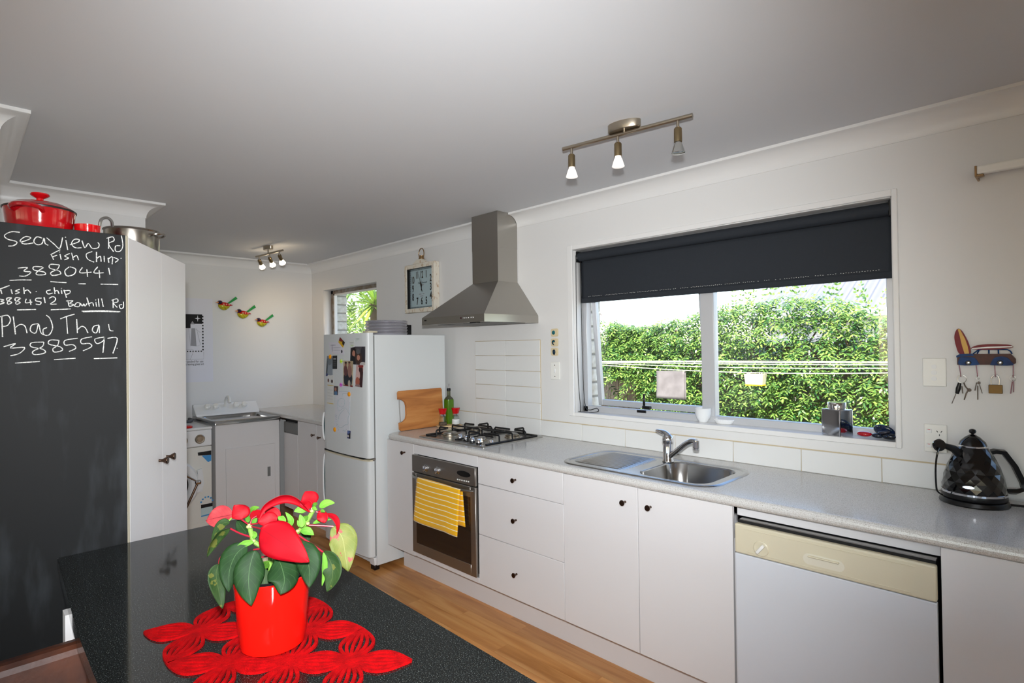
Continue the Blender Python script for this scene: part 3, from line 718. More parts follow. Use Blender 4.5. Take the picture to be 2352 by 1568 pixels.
# ------------------------------------------------------------------ fridge
fr = thing('fridge', 'white two-door fridge freezer covered with magnets and photos', 'fridge', (-.41, -.4, 0))
m_fr = mat('fridge_white', C(222, 226, 226), .32, bump=(180, .12))
fx0, fx1, fz1 = -.722, -.100, 1.562
b = B(); b.box(fx0, fx1, -.652, -.07, .035, fz1-.012, .006, 2); obj('fridge_body', b, m_fr, fr)
b = B(); b.box(fx0+.008, fx1-.008, -.662, -.652, .10, fz1-.02); obj('door_gasket', b, m_rubber, fr, smooth=False)
def ysurf(x):
    u = (x-fx0)/(fx1-fx0); e = min(u, 1-u)*(fx1-fx0)
    y = -.706-.020*(1-(2*u-1)**2)
    if e < .02: y += .022*(1-math.sqrt(max(0, 1-((.02-e)/.02)**2)))
    return y
def fdoor(z0, z1):
    xs = [fx0, fx0+.0015, fx0+.004, fx0+.009, fx0+.02] + [fx0+.02+(fx1-fx0-.04)*i/12 for i in range(1, 12)] + [fx1-.02, fx1-.009, fx1-.004, fx1-.0015, fx1]
    pts = [(x, ysurf(x)) for x in xs] + [(fx1, -.664), (fx0, -.664)]
    b = B(); b.prism(pts, TR(0, 0, z0), z1-z0); return b
up_d = obj('upper_door', fdoor(.742, fz1), m_fr, fr, ang=30)
lo_d = obj('lower_door', fdoor(.10, .722), m_fr, fr, ang=30)
b = B(); b.prism([(x, ysurf(x)-.0015) for x in [fx0+.003+(fx1-fx0-.006)*i/16 for i in range(17)]]+[(fx1-.003, -.67), (fx0+.003, -.67)], TR(0, 0, .722), .009); obj('door_trim', b, m_cream, fr)
b = B(); b.box(fx0+.02, fx1-.06, ysurf(-.41)+.014, -.664, .731, .742); obj('finger_gap_shade', b, m_dark, fr, smooth=False)  # dark filler between the doors, its colour standing in for shade
m_teal = mat('dark_teal_grip', C(34, 70, 70), .2)
for z0, z1, dd_ in ((.80, 1.0, up_d), (.33, .70, lo_d)):
    b = B(); b.tube(bez((fx0+.004, -.70, z1), (fx0-.003, -.716, z1-.02), (fx0-.003, -.716, z0+.02), (fx0+.004, -.70, z0), 14), .007, 10); obj('handle', b, m_white, dd_)
    b = B(); b.box(fx0-.004, fx0+.001, -.705, -.668, z0, z1); obj('grip_recess', b, m_teal, dd_, smooth=False)
b = B(); b.box(fx1-.075, fx1+.002, -.70, -.63, fz1, fz1+.012, .003, 1); obj('hinge_cover', b, m_cream, fr)
b = B(); b.box(fx1-.05, fx1, -.675, -.652, .725, .74, .002, 1); obj('hinge', b, m_steel, fr)
for xx in (fx0+.02, fx1-.07):
    for yy in (-.66, -.14):
        b = B(); b.box(xx, xx+.05, yy, yy+.04, 0, .035, .004, 1); obj('foot', b, m_black, fr)
for xx in (fx1-.06, fx0+.002):
    b = B(); b.box(xx, xx+.058, -.672, -.652, .04, .09, .003, 1); obj('foot_bracket', b, m_white, fr)

def on_fridge(px, py):
    y = -.72
    for _ in range(6):
        q = PT(px, py, 'y', y); y = ysurf(max(fx0+.005, min(fx1-.005, q.x)))-.0012
    return q
def sheet(name, quad, m, label, cat, grp=None, lift=0):
    A = [Vector(q) for q in quad]
    def at(u, v, dd):
        q = A[0].lerp(A[1], u).lerp(A[3].lerp(A[2], u), v); return on_fridge(q.x, q.y)+Vector((0, -lift-dd, 0))
    b = B(); n = 7
    ed = [(i/n, 0) for i in range(n)]+[(1, 0)]+[(1-i/n, 1) for i in range(n)]+[(0, 1)]
    fr_, bk_ = [[[b.bm.verts.new(at(i/n, v, dd)) for v in (0, 1)] for i in range(n+1)] for dd in (.0009, .0)]
    for i in range(n):
        b.bm.faces.new((fr_[i][0], fr_[i+1][0], fr_[i+1][1], fr_[i][1])); b.bm.faces.new((bk_[i][0], bk_[i][1], bk_[i+1][1], bk_[i+1][0]))
        for v in (0, 1): b.bm.faces.new((fr_[i][v], bk_[i][v], bk_[i+1][v], fr_[i+1][v]))
    for i in (0, n): b.bm.faces.new((fr_[i][0], bk_[i][0], bk_[i][1], fr_[i][1]))
    c = at(.5, .5, 0)
    return single(name, b, m, label, cat, grp, smooth=False, org=c)
def cr2(x, y): return (740+x/11.2, 760+y/11.2)
def cr3(x, y): return (740+x/7.84, 880+y/7.84)
lil = C(226, 224, 232)
GP = 'papers stuck on the fridge door'
sheet('form_sheet', [cr2(*q) for q in ((165, 285), (545, 300), (570, 610), (215, 590))], print_mat('form_print', lil, [(.32, .75, .18, .025, C(150, 150, 165)), (.55, .55, .3, .02, C(170, 170, 182)), (.55, .35, .28, .02, C(170, 170, 182)), (.86, .25, .05, .12, C(70, 70, 80)), (.25, .5, .02, .3, C(140, 140, 155))], .05), 'white printed form sheet on the fridge door behind the yellow card', 'paper', GP)
sheet('yellow_card', [cr2(*q) for q in ((465, 155), (590, 290), (545, 430), (425, 290))], print_mat('yellow_card_print', C(226, 176, 10), [(.55, .85, .5, .28, C(120, 16, 18)), (.85, .45, .22, .25, C(40, 34, 26))], .2), 'tilted yellow card with dark red corner on the fridge door', 'card', GP, lift=.002)
sheet('business_card', [cr2(*q) for q in ((690, 270), (830, 235), (845, 410), (680, 440))], print_mat('business_card_print', C(222, 226, 222), [(.5, .68, .35, .03, C(130, 136, 134)), (.5, .52, .3, .025, C(150, 154, 150)), (.55, .3, .25, .06, C(184, 210, 150))], .08), 'small pale business card above the photos on the fridge', 'card', GP)
sheet('note_slip', [cr2(*q) for q in ((850, 175), (985, 180), (900, 275), (865, 280))], print_mat('slip_print', C(214, 222, 218), [(.5, .7, .35, .06, C(150, 156, 156))], .1), 'little pale slip at the top of the fridge door', 'paper', GP)
GH = 'snapshots stuck on the fridge door'
skin, hair = C(190, 132, 110), C(34, 22, 20)
sheet('snapshot', [cr2(*q) for q in ((735, 400), (1110, 400), (1105, 880), (720, 850))], print_mat('portrait_print', C(74, 70, 74), [(.85, .5, .15, .5, C(44, 40, 50)), (.25, .62, .2, .36, hair), (.26, .62, .1, .17, skin), (.15, .2, .26, .3, C(20, 20, 24)), (.58, .35, .22, .32, C(66, 44, 36)), (.57, .4, .1, .15, skin), (.55, .72, .13, .14, C(90, 90, 92)), (.85, .05, .2, .12, C(196, 190, 186))], .35), 'dark snapshot of two people on the fridge door', 'photo', GH)
sheet('snapshot', [cr2(*q) for q in ((550, 760), (800, 770), (790, 1440), (545, 1400))], print_mat('standing_print', C(196, 180, 150), [(.75, .8, .25, .35, C(176, 156, 124)), (.5, .3, .42, .35, C(28, 32, 42)), (.28, .62, .18, .22, C(104, 60, 60)), (.68, .60, .2, .24, C(150, 108, 96)), (.30, .86, .11, .08, C(150, 100, 84)), (.66, .87, .10, .075, C(160, 112, 92)), (.30, .92, .12, .04, C(50, 32, 28)), (.66, .93, .11, .035, C(80, 50, 38)), (.5, .02, .6, .05, C(120, 22, 18)), (.62, .12, .12, .14, C(190, 176, 160))], .35), 'tall snapshot of a standing pair held by green and pink magnets', 'photo', GH, lift=.0015)
sheet('snapshot', [cr2(*q) for q in ((880, 870), (1065, 880), (1030, 1450), (850, 1420))], print_mat('pink_print', C(206, 168, 164), [(.7, .5, .25, .6, C(60, 26, 28)), (.35, .55, .25, .22, C(214, 178, 172)), (.3, .25, .25, .2, C(176, 96, 74)), (.3, .05, .3, .08, C(150, 120, 118)), (.7, .95, .3, .08, C(140, 40, 36))], .4), 'narrow reddish snapshot on the fridge door', 'photo', GH)
sheet('snapshot', [cr2(*q) for q in ((130, 640), (265, 650), (265, 1130), (95, 1160))], print_mat('blue_print', C(120, 132, 142), [(.1, .6, .2, .5, C(22, 34, 34)), (.65, .3, .3, .35, C(140, 150, 160)), (.15, .05, .2, .1, C(20, 44, 110)), (.6, .75, .3, .2, C(104, 116, 122))], .6), 'cloudy blue snapshot under an orange magnet on the fridge', 'photo', GH)
sheet('black_card', [cr2(*q) for q in ((270, 635), (385, 630), (382, 975), (270, 975))], print_mat('black_card_print', C(20, 20, 24), [(.5, .75, .35, .04, C(190, 190, 192)), (.5, .55, .35, .015, C(90, 90, 92)), (.5, .4, .35, .015, C(90, 90, 92)), (.5, .28, .35, .015, C(90, 90, 92))], .05), 'black card with white heading on the fridge door', 'card', GP)
sheet('list_sheet', [(753, 861), (767, 862), (766, 930), (751, 928)], print_mat('list_print', C(226, 226, 222), [(.25, .82, .13, .06, C(110, 70, 56)), (.75, .80, .13, .06, C(70, 50, 44)), (.5, .66, .6, .012, C(210, 180, 40)), (.5, .05, .6, .012, C(210, 180, 40)), (.5, .5, .4, .006, C(190, 190, 186)), (.5, .4, .4, .006, C(190, 190, 186)), (.5, .3, .4, .006, C(190, 190, 186)), (.5, .2, .4, .006, C(190, 190, 186))], .03), 'narrow white list with yellow rules on the fridge door', 'paper', GP)
sheet('snapshot', [(767.5, 886), (777, 887), (776.5, 907), (767, 906)], print_mat('small_print', C(70, 44, 40), [(.45, .65, .22, .2, skin), (.5, .2, .35, .25, C(80, 120, 160))], .3), 'small brown and blue snapshot beside the child\'s drawing', 'photo', GH, lift=.0015)
dsh = sheet('childs_drawing', [(772.5, 897), (804.5, 898.5), (803, 996), (766.5, 991)], mat('drawing_paper', C(224, 226, 232), .7), 'child\'s line drawing in blue-green pencil on the fridge door', 'drawing')
m_pencil = mat('teal_pencil', C(120, 160, 168), .8)
b = B()
for st in ([(300, 160), (330, 148), (400, 150), (480, 155)], [(370, 235), (370, 190), (465, 180)], [(350, 270), (400, 290), (410, 350), (390, 410), (350, 430), (300, 400), (290, 340), (310, 285), (350, 270)], [(340, 340), (350, 390)], [(280, 290), (275, 400), (290, 470), (310, 500), (380, 450), (430, 450), (470, 520), (490, 560), (465, 640), (465, 740), (420, 745), (350, 795), (300, 780), (290, 690), (305, 590), (340, 530), (400, 470)], [(500, 340), (490, 450), (500, 560)], [(235, 570), (270, 575), (240, 600), (268, 610)], [(240, 640), (270, 650)], [(250, 680), (265, 700)], [(255, 730), (275, 740), (260, 760)], [(275, 790), (300, 830), (290, 850)], [(370, 860), (400, 840), (410, 870), (445, 820)]):
    b.tube(spline([on_fridge(*cr3(*q))+Vector((0, -.0009, 0)) for q in st], 3), .0009, 4)
obj('pencil_lines', b, m_pencil, dsh)
sheet('snapshot', [(798.7, 988), (805.7, 989), (805, 1007.5), (798, 1005.6)], print_mat('tiny_print', C(40, 50, 110), [(.7, .4, .3, .4, C(24, 22, 26)), (.3, .3, .25, .15, C(210, 206, 206)), (.4, .8, .4, .2, C(96, 116, 170))], .4), 'tiny deep blue snapshot below the child\'s drawing', 'photo', GH, lift=.0015)
for px, py, col, lb, nm in ((759, 819, C(245, 160, 12), 'round orange magnet holding the cloudy blue snapshot', 'magnet'), (784, 829.5, C(190, 224, 60), 'pale green flower magnet on the tall snapshot', 'magnet'), (783.3, 883.5, C(196, 80, 190), 'pink purple flower magnet on the tall snapshot', 'magnet'), (802.5, 905, C(245, 160, 12), 'round orange magnet on the top of the child\'s drawing', 'magnet'), (769.6, 986, C(245, 160, 12), 'round orange magnet on the bottom of the child\'s drawing', 'magnet')):
    q = on_fridge(px, py); M = Matrix.Translation(q) @ Matrix.Rotation(PI/2, 4, 'X'); b = B()
    if 'round' in lb: b.lathe([(.0, 0), (.0155, 0), (.016, .003), (.013, .008), (.007, .0105), (0, .011)], M, 18)
    else:
        rad = lambda a: .011+.004*math.cos(5*a)
        b.rings([[M @ Vector((rad(2*PI*i/30)*s*math.cos(2*PI*i/30), rad(2*PI*i/30)*s*math.sin(2*PI*i/30), z)) for i in range(30)] for s, z in ((1, 0), (1, .004), (.7, .007), (.2, .008))])
        b.box(q.x+.006, q.x+.024, q.y-.004, q.y, q.z-.004, q.z+.004, .001, 1)
    single(nm, b, mat('magnet_colour', col, .3), lb, 'magnet', 'fridge magnets', org=q)

# stack of tins on the fridge
m_tin = mat('polished_tin', C(226, 224, 232), .22, .85)
tc_ = Vector((-.405, -.37)); zt = fz1-.012+.001
for k in range(5):
    b = B(); r = .152; z = zt+.0215*k
    b.lathe([(0, z), (r-.010, z), (r-.006, z+.004), (r-.004, z+.012), (r-.001, z+.014), (r+.001, z+.0175), (r-.001, z+.0205), (r-.006, z+.0205), (r-.008, z+.006), (0, z+.005)], TR(tc_.x, tc_.y, 0), 48, cap=False)
    single('round_tin', b, m_tin, ('bottom', 'second lowest', 'middle', 'second highest', 'topmost')[k]+' shiny round tin of the stack on the fridge', 'tin', 'stack of round tins on the fridge')
q = PT(919, 745, 'y', -.22); b = B(); b.box(q.x-.005, q.x+.004, -.24, -.12, zt, zt+.085, .002, 1); single('baking_tray', b, m_black, 'dark tray standing behind the round tins on the fridge', 'tray')

# ------------------------------------------------------------------ laundry
LX = -2.39
wm = thing('washing_machine', 'white front-loading washing machine beside the laundry tub', 'washing machine', (-2.05, -1.44, 0))
wy0, wy1, wx = -1.738, -1.150, -1.75
m_wm = mat('washer_white', C(228, 226, 218), .35)
b = B(); b.box(-2.34, wx, wy0, wy1, .012, .70, .008, 2); obj('machine_body', b, m_wm, wm)
b = B(); b.box(-2.34, wx+.004, wy0, wy1, .702, .832, .008, 2); cpl = obj('control_panel', b, m_white, wm)
b = B(); b.box(-2.35, wx+.008, wy0-.003, wy1+.003, .833, .852, .006, 2); obj('top_cover', b, m_white, wm)
MX = lambda y, z, x=wx: Matrix.Translation((x, y, z)) @ Matrix.Rotation(PI/2, 4, 'Y')
for yy in (-1.238, -1.36):
    b = B(); b.lathe([(0, .004), (.036, .004), (.036, .012), (.030, .018), (.022, .017), (.021, .020), (0, .021)], MX(yy, .762), 28); obj('dial', b, m_nickel, cpl)
b = B(); b.lathe([(.125, .0), (.205, .0), (.205, .02), (.19, .034), (.15, .036), (.13, .020), (.125, .0)], MX(-1.452, .42), 48, cap=False); dr_ = obj('door_ring', b, m_white, wm)
b = B(); b.lathe([(.0, .03), (.06, .028), (.11, .020), (.135, .012)], MX(-1.452, .42), 40, cap=False); obj('door_glass', b, mat('dark_bowl_glass', C(22, 20, 24), .05), dr_)
b = B(); b.prism([(-1.262, .52), (-1.228, .53), (-1.215, .42), (-1.228, .35), (-1.272, .345), (-1.255, .44)], FR((wx, 0, 0), (0, 1, 0), (0, 0, 1)), .028, .005); obj('door_pull', b, m_white, dr_)
b = B(); b.box(wx, wx+.003, wy0+.012, wy1-.012, .02, .10, .001, 1); obj('plinth_flap', b, m_wm, wm)
F = FR((wx+.0012, 0, 0), (0, 1, 0), (0, 0, 1))
def lab(quad, m, nm, w=.0006, par=None):
    b = B(); b.prism(quad, F, w); return obj(nm, b, m, par, smooth=False)
def yz(px, py):
    q = PT(px, py, 'x', wx); return (q.y, q.z)
m_lblue = mat('label_blue', C(70, 150, 210), .5); m_lblk = mat('label_black', C(18, 18, 20), .5); m_lpale = mat('label_pale', C(196, 216, 218), .5)
sl = lab([yz(454, 1039), yz(485, 1034), yz(485, 1044), yz(455, 1046)], m_lblk, 'water_label', par=wm)
b = B(); b.prism([yz(463, 1046), yz(485, 1044), yz(485, 1057), yz(478, 1061)], F, .0006); obj('label_print', b, m_lblue, sl, smooth=False)
s2 = lab([yz(461.5, 1159), yz(488, 1154), yz(488.5, 1180), yz(462, 1187)], m_lpale, 'energy_label', par=wm)
F = FR((wx+.002, 0, 0), (0, 1, 0), (0, 0, 1))
b = B(); b.prism([yz(461.5, 1159), yz(488, 1154), yz(488, 1161.5), yz(461.5, 1167)], F, .0006); obj('label_band', b, m_lblk, s2, smooth=False)
b = B()
for k in range(6):
    a = PI*(.12+.76*k/5); c0 = yz(475, 1156.5)
    b.box(wx+.001, wx+.003, c0[0]+.045*math.cos(a)-.006, c0[0]+.045*math.cos(a)+.006, c0[1]+.055*math.sin(a)-.006, c0[1]+.055*math.sin(a)+.006)
obj('rating_stars', b, m_lblue, s2, smooth=False)
b = B(); b.prism([yz(462, 1184), yz(488.5, 1177.5), yz(488.5, 1180), yz(462, 1187)], F, .0006); obj('label_edge', b, m_lblue, s2, smooth=False)
q = PT(437, 981, 'z', .855); b = B(); b.lathe([(0, 0), (.04, 0), (.04, .012), (.03, .018), (0, .02)], TR(-1.80, -1.315, .853), 20); single('detergent_scoop', b, m_red, 'flat red scoop lying on the washing machine', 'scoop')
b = B(); b.tube(spline([(-2.30, -1.30, .853+.012), (-2.2, -1.25, .866), (-2.12, -1.22, .866), (-2.2, -1.17, .866), (-2.32, -1.16, .866)], 5), .012, 8); single('inlet_hose', b, mat('grey_hose', C(90, 90, 94), .6), 'grey hose loop lying on the washing machine beside the tub', 'hose')
rk = thing('clothes_airer', 'folded clothes airer with chrome joint before the washing machine', 'airer', (-1.68, -1.3, 0))
ja, jb, jc = PT(455, 1107, 'x', -1.66), PT(424, 1090, 'x', -1.66), PT(428, 1166, 'x', -1.66)
b = B(); b.lathe([(0, -.022), (.016, -.018), (.020, 0), (.016, .018), (0, .022)], Matrix.Translation(ja) @ Matrix.Rotation(PI/2, 4, 'X'), 16); obj('joint', b, m_chrome, rk)
b = B(); b.tube([ja, jb, jb+(jb-ja)*2], .007, 8); obj('strut', b, m_chrome, rk)
jg = ja+(jc-ja)*(ja.z/(ja.z-jc.z)); b = B(); b.tube([ja, jg], .009, 8); obj('strut', b, m_bronze, rk)

tb = thing('laundry_tub', 'white laundry tub cabinet with steel basin and tap ledge', 'laundry tub', (-2.05, -.86, 0))
ty0, ty1, tx = -1.122, -.606, -1.752
b = B(); b.box(-2.33, tx, ty0, ty1, .03, .855, .004, 1); obj('cabinet_body', b, m_lam, tb)
b = B(); b.box(tx, tx+.012, ty0+.075, ty1-.045, .10, .655, .002, 1); td = obj('door', b, m_lam, tb)
qd = PT(618, 1082, 'x', tx+.012); b = B(); b.box(tx+.0115, tx+.013, qd.y-.013, qd.y+.013, qd.z-.04, qd.z+.04, .0005, 1); obj('finger_pull', b, m_rubber, td)
b = B(); X0, X1, Y0, Y1 = -2.335, tx+.016, ty0-.012, ty1+.004
R4 = lambda x0, x1, y0, y1, r, z: [Vector((x, y, z)) for x, y in rrect(x0, x1, y0, y1, r, 4)]
b.rings([R4(X0, X1, Y0, Y1, .012, .856), R4(X0, X1, Y0, Y1, .012, .885), R4(X0+.004, X1-.004, Y0+.004, Y1-.004, .012, .889), R4(X0+.12, X1-.03, Y0+.03, Y1-.03, .05, .889), R4(X0+.13, X1-.038, Y0+.038, Y1-.038, .05, .87), R4(X0+.15, X1-.06, Y0+.06, Y1-.06, .05, .66), R4(X0+.18, X1-.1, Y0+.1, Y1-.1, .03, .65)], False, True); obj('steel_basin', b, m_sink, tb, ang=50)
b = B(); b.prism([(-2.335, .889), (-2.205, .889), (-2.215, .905), (-2.30, .985), (-2.335, .985)], FR((0, Y1, 0), (1, 0, 0), (0, 0, 1)), Y1-Y0, .004); lg = obj('tap_ledge', b, m_white, tb)
sl_n = Vector((.685, 0, .728))
for yy in (-1.035, -.965, -.795, -.725):
    p0 = Vector((-2.262, yy, .948)); M = Matrix.Translation(p0) @ sl_n.to_track_quat('Z', 'Y').to_matrix().to_4x4()
    b = B(); b.lathe([(0, 0), (.014, 0), (.012, .012), (.026, .016), (.026, .034), (.018, .042), (0, .044)], M, 10); obj('tap_handle', b, m_whiteplastic, lg)
b = B(); b.tube(spline([(-2.27, -.88, .955), (-2.24, -.885, 1.01), (-2.18, -.89, 1.045), (-2.12, -.895, 1.035), (-2.10, -.897, 1.0)], 4), .013, 10); obj('spout', b, m_whiteplastic, lg)

b = B(); b.box(-2.39, -.745, -.60, -.004, .868, .9, .008, 3); single('laundry_worktop', b, m_top, 'short grey worktop in the laundry corner behind the fridge', 'worktop')
lc = thing('laundry_cabinet', 'white laundry base cabinet with two small knobs under the corner worktop', 'cabinet', (-1.2, -.3, .1))
b = B(); b.box(-1.735, -.76, -.555, -.012, .10, .866); obj('body', b, m_lam, lc, smooth=False)
front('drawer', lc, -1.735, -1.46, .745, .835, None, -.575, m_rubber, .018); b = B(); b.box(-1.735, -1.46, -.557, -.55, .835, .866); obj('open_gap_shade', b, m_dark, lc, smooth=False)  # near-black strip; the shade of an open gap is put into its colour
front('door', lc, -1.735, -1.46, .10, .742, None, -.575, None, .018); front('door', lc, -1.458, -1.11, .10, .862, (-1.150, .775), -.575, None, .018); front('door', lc, -1.108, -.762, .10, .862, (-1.045, .765), -.575, None, .018)
b = B(); b.box(-1.735, -.76, -.50, -.485, 0, .098); single('kickboard', b, m_lam, 'short white kickboard under the laundry cabinet', 'kickboard', smooth=False)

# poster on the laundry wall
po = thing('poster', 'white poster with black and white drawing on the laundry wall', 'poster', (LX, -1.12, 1.18))
PF = FR((LX, 0, 0), (0, 1, 0), (0, 0, 1))
b = B(); b.box(LX+.0005, LX+.002, -1.33, -.943, 1.180, 1.928); obj('paper', b, mat('poster_paper', C(222, 222, 230), .6), po, smooth=False)
m_ink = mat('black_ink', C(12, 12, 14), .7); m_grey = mat('grey_ink', C(150, 150, 155), .7); m_paper2 = mat('white_print', C(226, 226, 230), .7)
PF = FR((LX+.002, 0, 0), (0, 1, 0), (0, 0, 1))
b = B(); b.prism([(-1.30, 1.66), (-1.125, 1.66), (-1.125, 1.70), (-1.03, 1.70), (-1.03, 1.785), (-1.30, 1.785)], PF, .0004); obj('night_sky', b, m_ink, po, smooth=False)
b = B(); cy_, cz_ = -1.067, 1.748; st = []
for k in range(8):
    r = .030 if k % 2 == 0 else .007; st.append((cy_+r*math.sin(k*PI/4)*.8, cz_+r*math.cos(k*PI/4)))
b.prism(st, TR(.0006, 0, 0) @ PF, .0004); obj('star', b, m_paper2, po, smooth=False)
b = B(); b.prism([(-1.11, 1.725), (-1.09, 1.695), (-1.125, 1.695)], TR(.0006, 0, 0) @ PF, .0004); b.prism([(-1.118, 1.66), (-1.088, 1.66), (-1.078, 1.50), (-1.125, 1.505)], PF, .0004); obj('tower', b, m_grey, po, smooth=False)
b = B()
for k in range(12): b.box(LX+.002, LX+.0025, -1.031, -1.020, 1.462+.027*k, 1.476+.027*k)
for k in range(12): b.box(LX+.002, LX+.0025, -1.034-.022*k-.011, -1.034-.022*k, 1.450, 1.460)
obj('checked_border', b, m_ink, po, smooth=False)
b = B()
for ln in ([(-1.02, 1.45), (-1.02, 1.385), (-1.2, 1.385)], [(-1.085, 1.655), (-1.05, 1.625), (-1.03, 1.63)], [(-1.078, 1.66), (-1.045, 1.51), (-1.078, 1.50)], [(-1.125, 1.50), (-1.14, 1.66)], [(-1.10, 1.46), (-1.13, 1.38)], [(-1.16, 1.47), (-1.12, 1.475), (-1.10, 1.465)]):
    b.tube([PF @ Vector((u, v, .0004)) for u, v in ln], .0012, 4)
obj('pen_lines', b, m_grey, po)
text('caption', 'ly settled for use', .028, m_ink, po, PF @ TR(-1.023, 1.364, .0003), 'RIGHT', sx=.8); text('caption', '& leaving great art', .026, m_ink, po, PF @ TR(-1.018, 1.340, .0003), 'RIGHT', sx=.8)

# three ceramic birds
m_byel = mat('bird_yellow', C(206, 196, 40), .2, var=(90, C(150, 140, 30))); m_bred = mat('bird_red', C(206, 10, 14), .15, var=(120, C(196, 30, 24), (1, 1, 1), (.3, .7))); m_bpur = mat('bird_purple', C(44, 18, 58), .12); m_bgrn = mat('bird_green', C(40, 150, 70), .35); m_bbk = mat('bird_beak', C(214, 130, 30), .4); m_bpk = mat('bird_flower', C(236, 160, 140), .4)
bpos = [(517, 700), (560.5, 719.5), (604, 739)]
lbls = ['topmost ceramic wall bird with yellow belly, nearest the poster', 'middle ceramic wall bird of three, yellow belly and red wing', 'lowest ceramic wall bird of three, yellow belly and red wing']
def dome(outline, depth, M, cen, n=5):
    b = B(); loops = []
    for k in range(n+1):
        a = PI/2*k/n; s = math.cos(a)
        loops.append([M @ Vector((cen[0]+(u-cen[0])*max(s, .02), cen[1]+(v-cen[1])*max(s, .02), depth*math.sin(a))) for u, v in outline])
    b.rings(loops); return b
for i, (px, py) in enumerate(bpos):
    q = PT(px, py, 'x', LX); bd = thing('wall_bird', lbls[i], 'bird ornament', (LX, q.y, q.z), group='ceramic birds flying on the laundry wall')
    s = 1.0 if i != 2 else .95
    F = FR((LX+.004, q.y, q.z), (0, 1, 0), (0, 0, 1)) @ Matrix.Diagonal((s, s, s, 1))
    body = spline([(-.062, 0), (-.058, -.022), (-.035, -.044), (-.005, -.050), (.022, -.036), (.040, -.014), (.035, .004), (0, .012), (-.04, .012)], 3)
    body = [(p.x, p.y) for p in [Vector((a[0], a[1], 0)) for a in body]]
    obj('body', dome(body, .030, F, (-.01, -.015)), m_byel, bd, ang=70)
    wing = [(p[0], p[1]) for p in spline([(-.060, .002), (-.035, .022), (0, .024), (.035, .010), (.066, -.002), (.040, -.010), (.015, -.022), (-.015, -.022), (-.035, -.010), (-.058, -.006)], 3)]
    w_ = obj('wing', dome(wing, .034, F, (0, 0)), m_bred, bd, ang=70)
    for k in range(3):
        b = B(); b.lathe([(0, .028), (.008, .030), (.006, .038), (0, .039)], F @ TR(-.022+.022*k, .002, 0), 8); obj('painted_flower', b, m_bpk, w_)
    obj('head', dome(ell(-.046, .020, .022, .020, 18), .032, F, (-.046, .020)), m_bpur, bd, ang=70)
    b = B(); b.rings([[F @ Vector(p) for p in ((-.064, .026, .004), (-.064, .012, .004), (-.064, .012, .022), (-.064, .026, .022))], [F @ Vector(p) for p in ((-.086, .021, .010), (-.086, .019, .010), (-.086, .019, .013), (-.086, .021, .013))]]); obj('beak', b, m_bbk, bd)
    b = B(); b.prism([(.018, .018), (.034, .012), (.108, .062), (.098, .066), (.092, .082)], F, .010, .002); obj('tail', b, m_bgrn, bd)

# ------------------------------------------------------------------ spotlight bars
def light_bar(name, label, ends, canopy, heads, aim, lit, bar_z, hl=.05, k=1.0):
    lb = thing(name, label, 'light fitting', (canopy[0], canopy[1], H))
    d = (Vector(ends[1])-Vector(ends[0])).normalized(); rz = math.atan2(d.y, d.x)
    M = Matrix.Translation((canopy[0], canopy[1], H)) @ Matrix.Rotation(rz, 4, 'Z') @ Matrix.Rotation(PI, 4, 'X')
    b = B(); b.lathe([(0, 0), (.068*k, 0), (.068*k, .026), (.064*k, .030), (0, .030)], M, 36, sy=.5); obj('ceiling_canopy', b, m_nickel, lb)
    b = B(); b.cyl((canopy[0], canopy[1], H-.03), (canopy[0], canopy[1], bar_z), .006, seg=10); obj('canopy_stem', b, m_nickel, lb)
    b = B(); b.cyl((*ends[0], bar_z), (*ends[1], bar_z), .0085, seg=14); obj('bar', b, m_nickel, lb)
    for i, t in enumerate(heads):
        p = Vector((*ends[0], bar_z)).lerp(Vector((*ends[1], bar_z)), t); a = Vector(aim).normalized()
        b = B(); j = p+Vector((0, 0, -.034)); b.cyl(p, j, .0055, seg=10); obj('swivel', b, m_nickel, lb)
        Q = Matrix.Translation(j) @ a.to_track_quat('Z', 'Y').to_matrix().to_4x4()
        b = B(); b.lathe([(0, -.004), (.011, -.003), (.0145, .002), (.0145, hl), (.0125, hl)], Q, 20, cap=False); sp_ = obj('lamp_holder', b, m_brassy, lb)
        b = B(); pf = [(.0115, hl-.004), (.0125, hl+.006), (.016, hl+.012), (.0235, hl+.036), (.0245, hl+.040), (.0225, hl+.0415)]
        b.lathe(pf + [(0, hl+.043)], Q, 24, cap=False); obj('bulb', b, lit[i], sp_)
    return lb
m_opal = mat('opal_bulb', C(245, 240, 234), .3, emit=((1, .93, .88, 1), .55)); m_refl = mat('mirrored_bulb', C(190, 190, 186), .08, .9)
m_hot = mat('halogen_lit', C(255, 230, 190), .3, emit=((1, .80, .55, 1), 12))
light_bar('spotlight_bar', 'satin nickel three-spot ceiling bar before the sink window', ((1.648, -.801), (2.190, -.725)), (1.927, -.766), (.075, .46, .90), (0, 0, -1), (m_opal, m_opal, m_refl), 2.2805)
lbf = light_bar('spotlight_bar', 'lit three-spot ceiling bar in the laundry', ((-1.80, -.772), (-1.34, -.735)), (-1.57, -.76), (.12, .52, .88), (-.62, .55, -.62), (m_hot, m_hot, m_hot), 2.258, k=.9)
for t in (.12, .52, .88):
    s_ = bpy.data.lights.new('halogen_beam', 'SPOT'); s_.energy = 2.2; s_.color = (1, .72, .42); s_.spot_size = math.radians(95); s_.spot_blend = .9; s_.shadow_soft_size = .02
    so = bpy.data.objects.new('halogen_beam', s_); COL.objects.link(so); p = Vector((-1.80, -.772, 2.258)).lerp(Vector((-1.34, -.735, 2.258)), t)
    a = Vector((-.62, .55, -.62)).normalized(); so.location = p+Vector((0, 0, -.034))+a*.10; so.rotation_euler = a.to_track_quat('-Z', 'Y').to_euler()
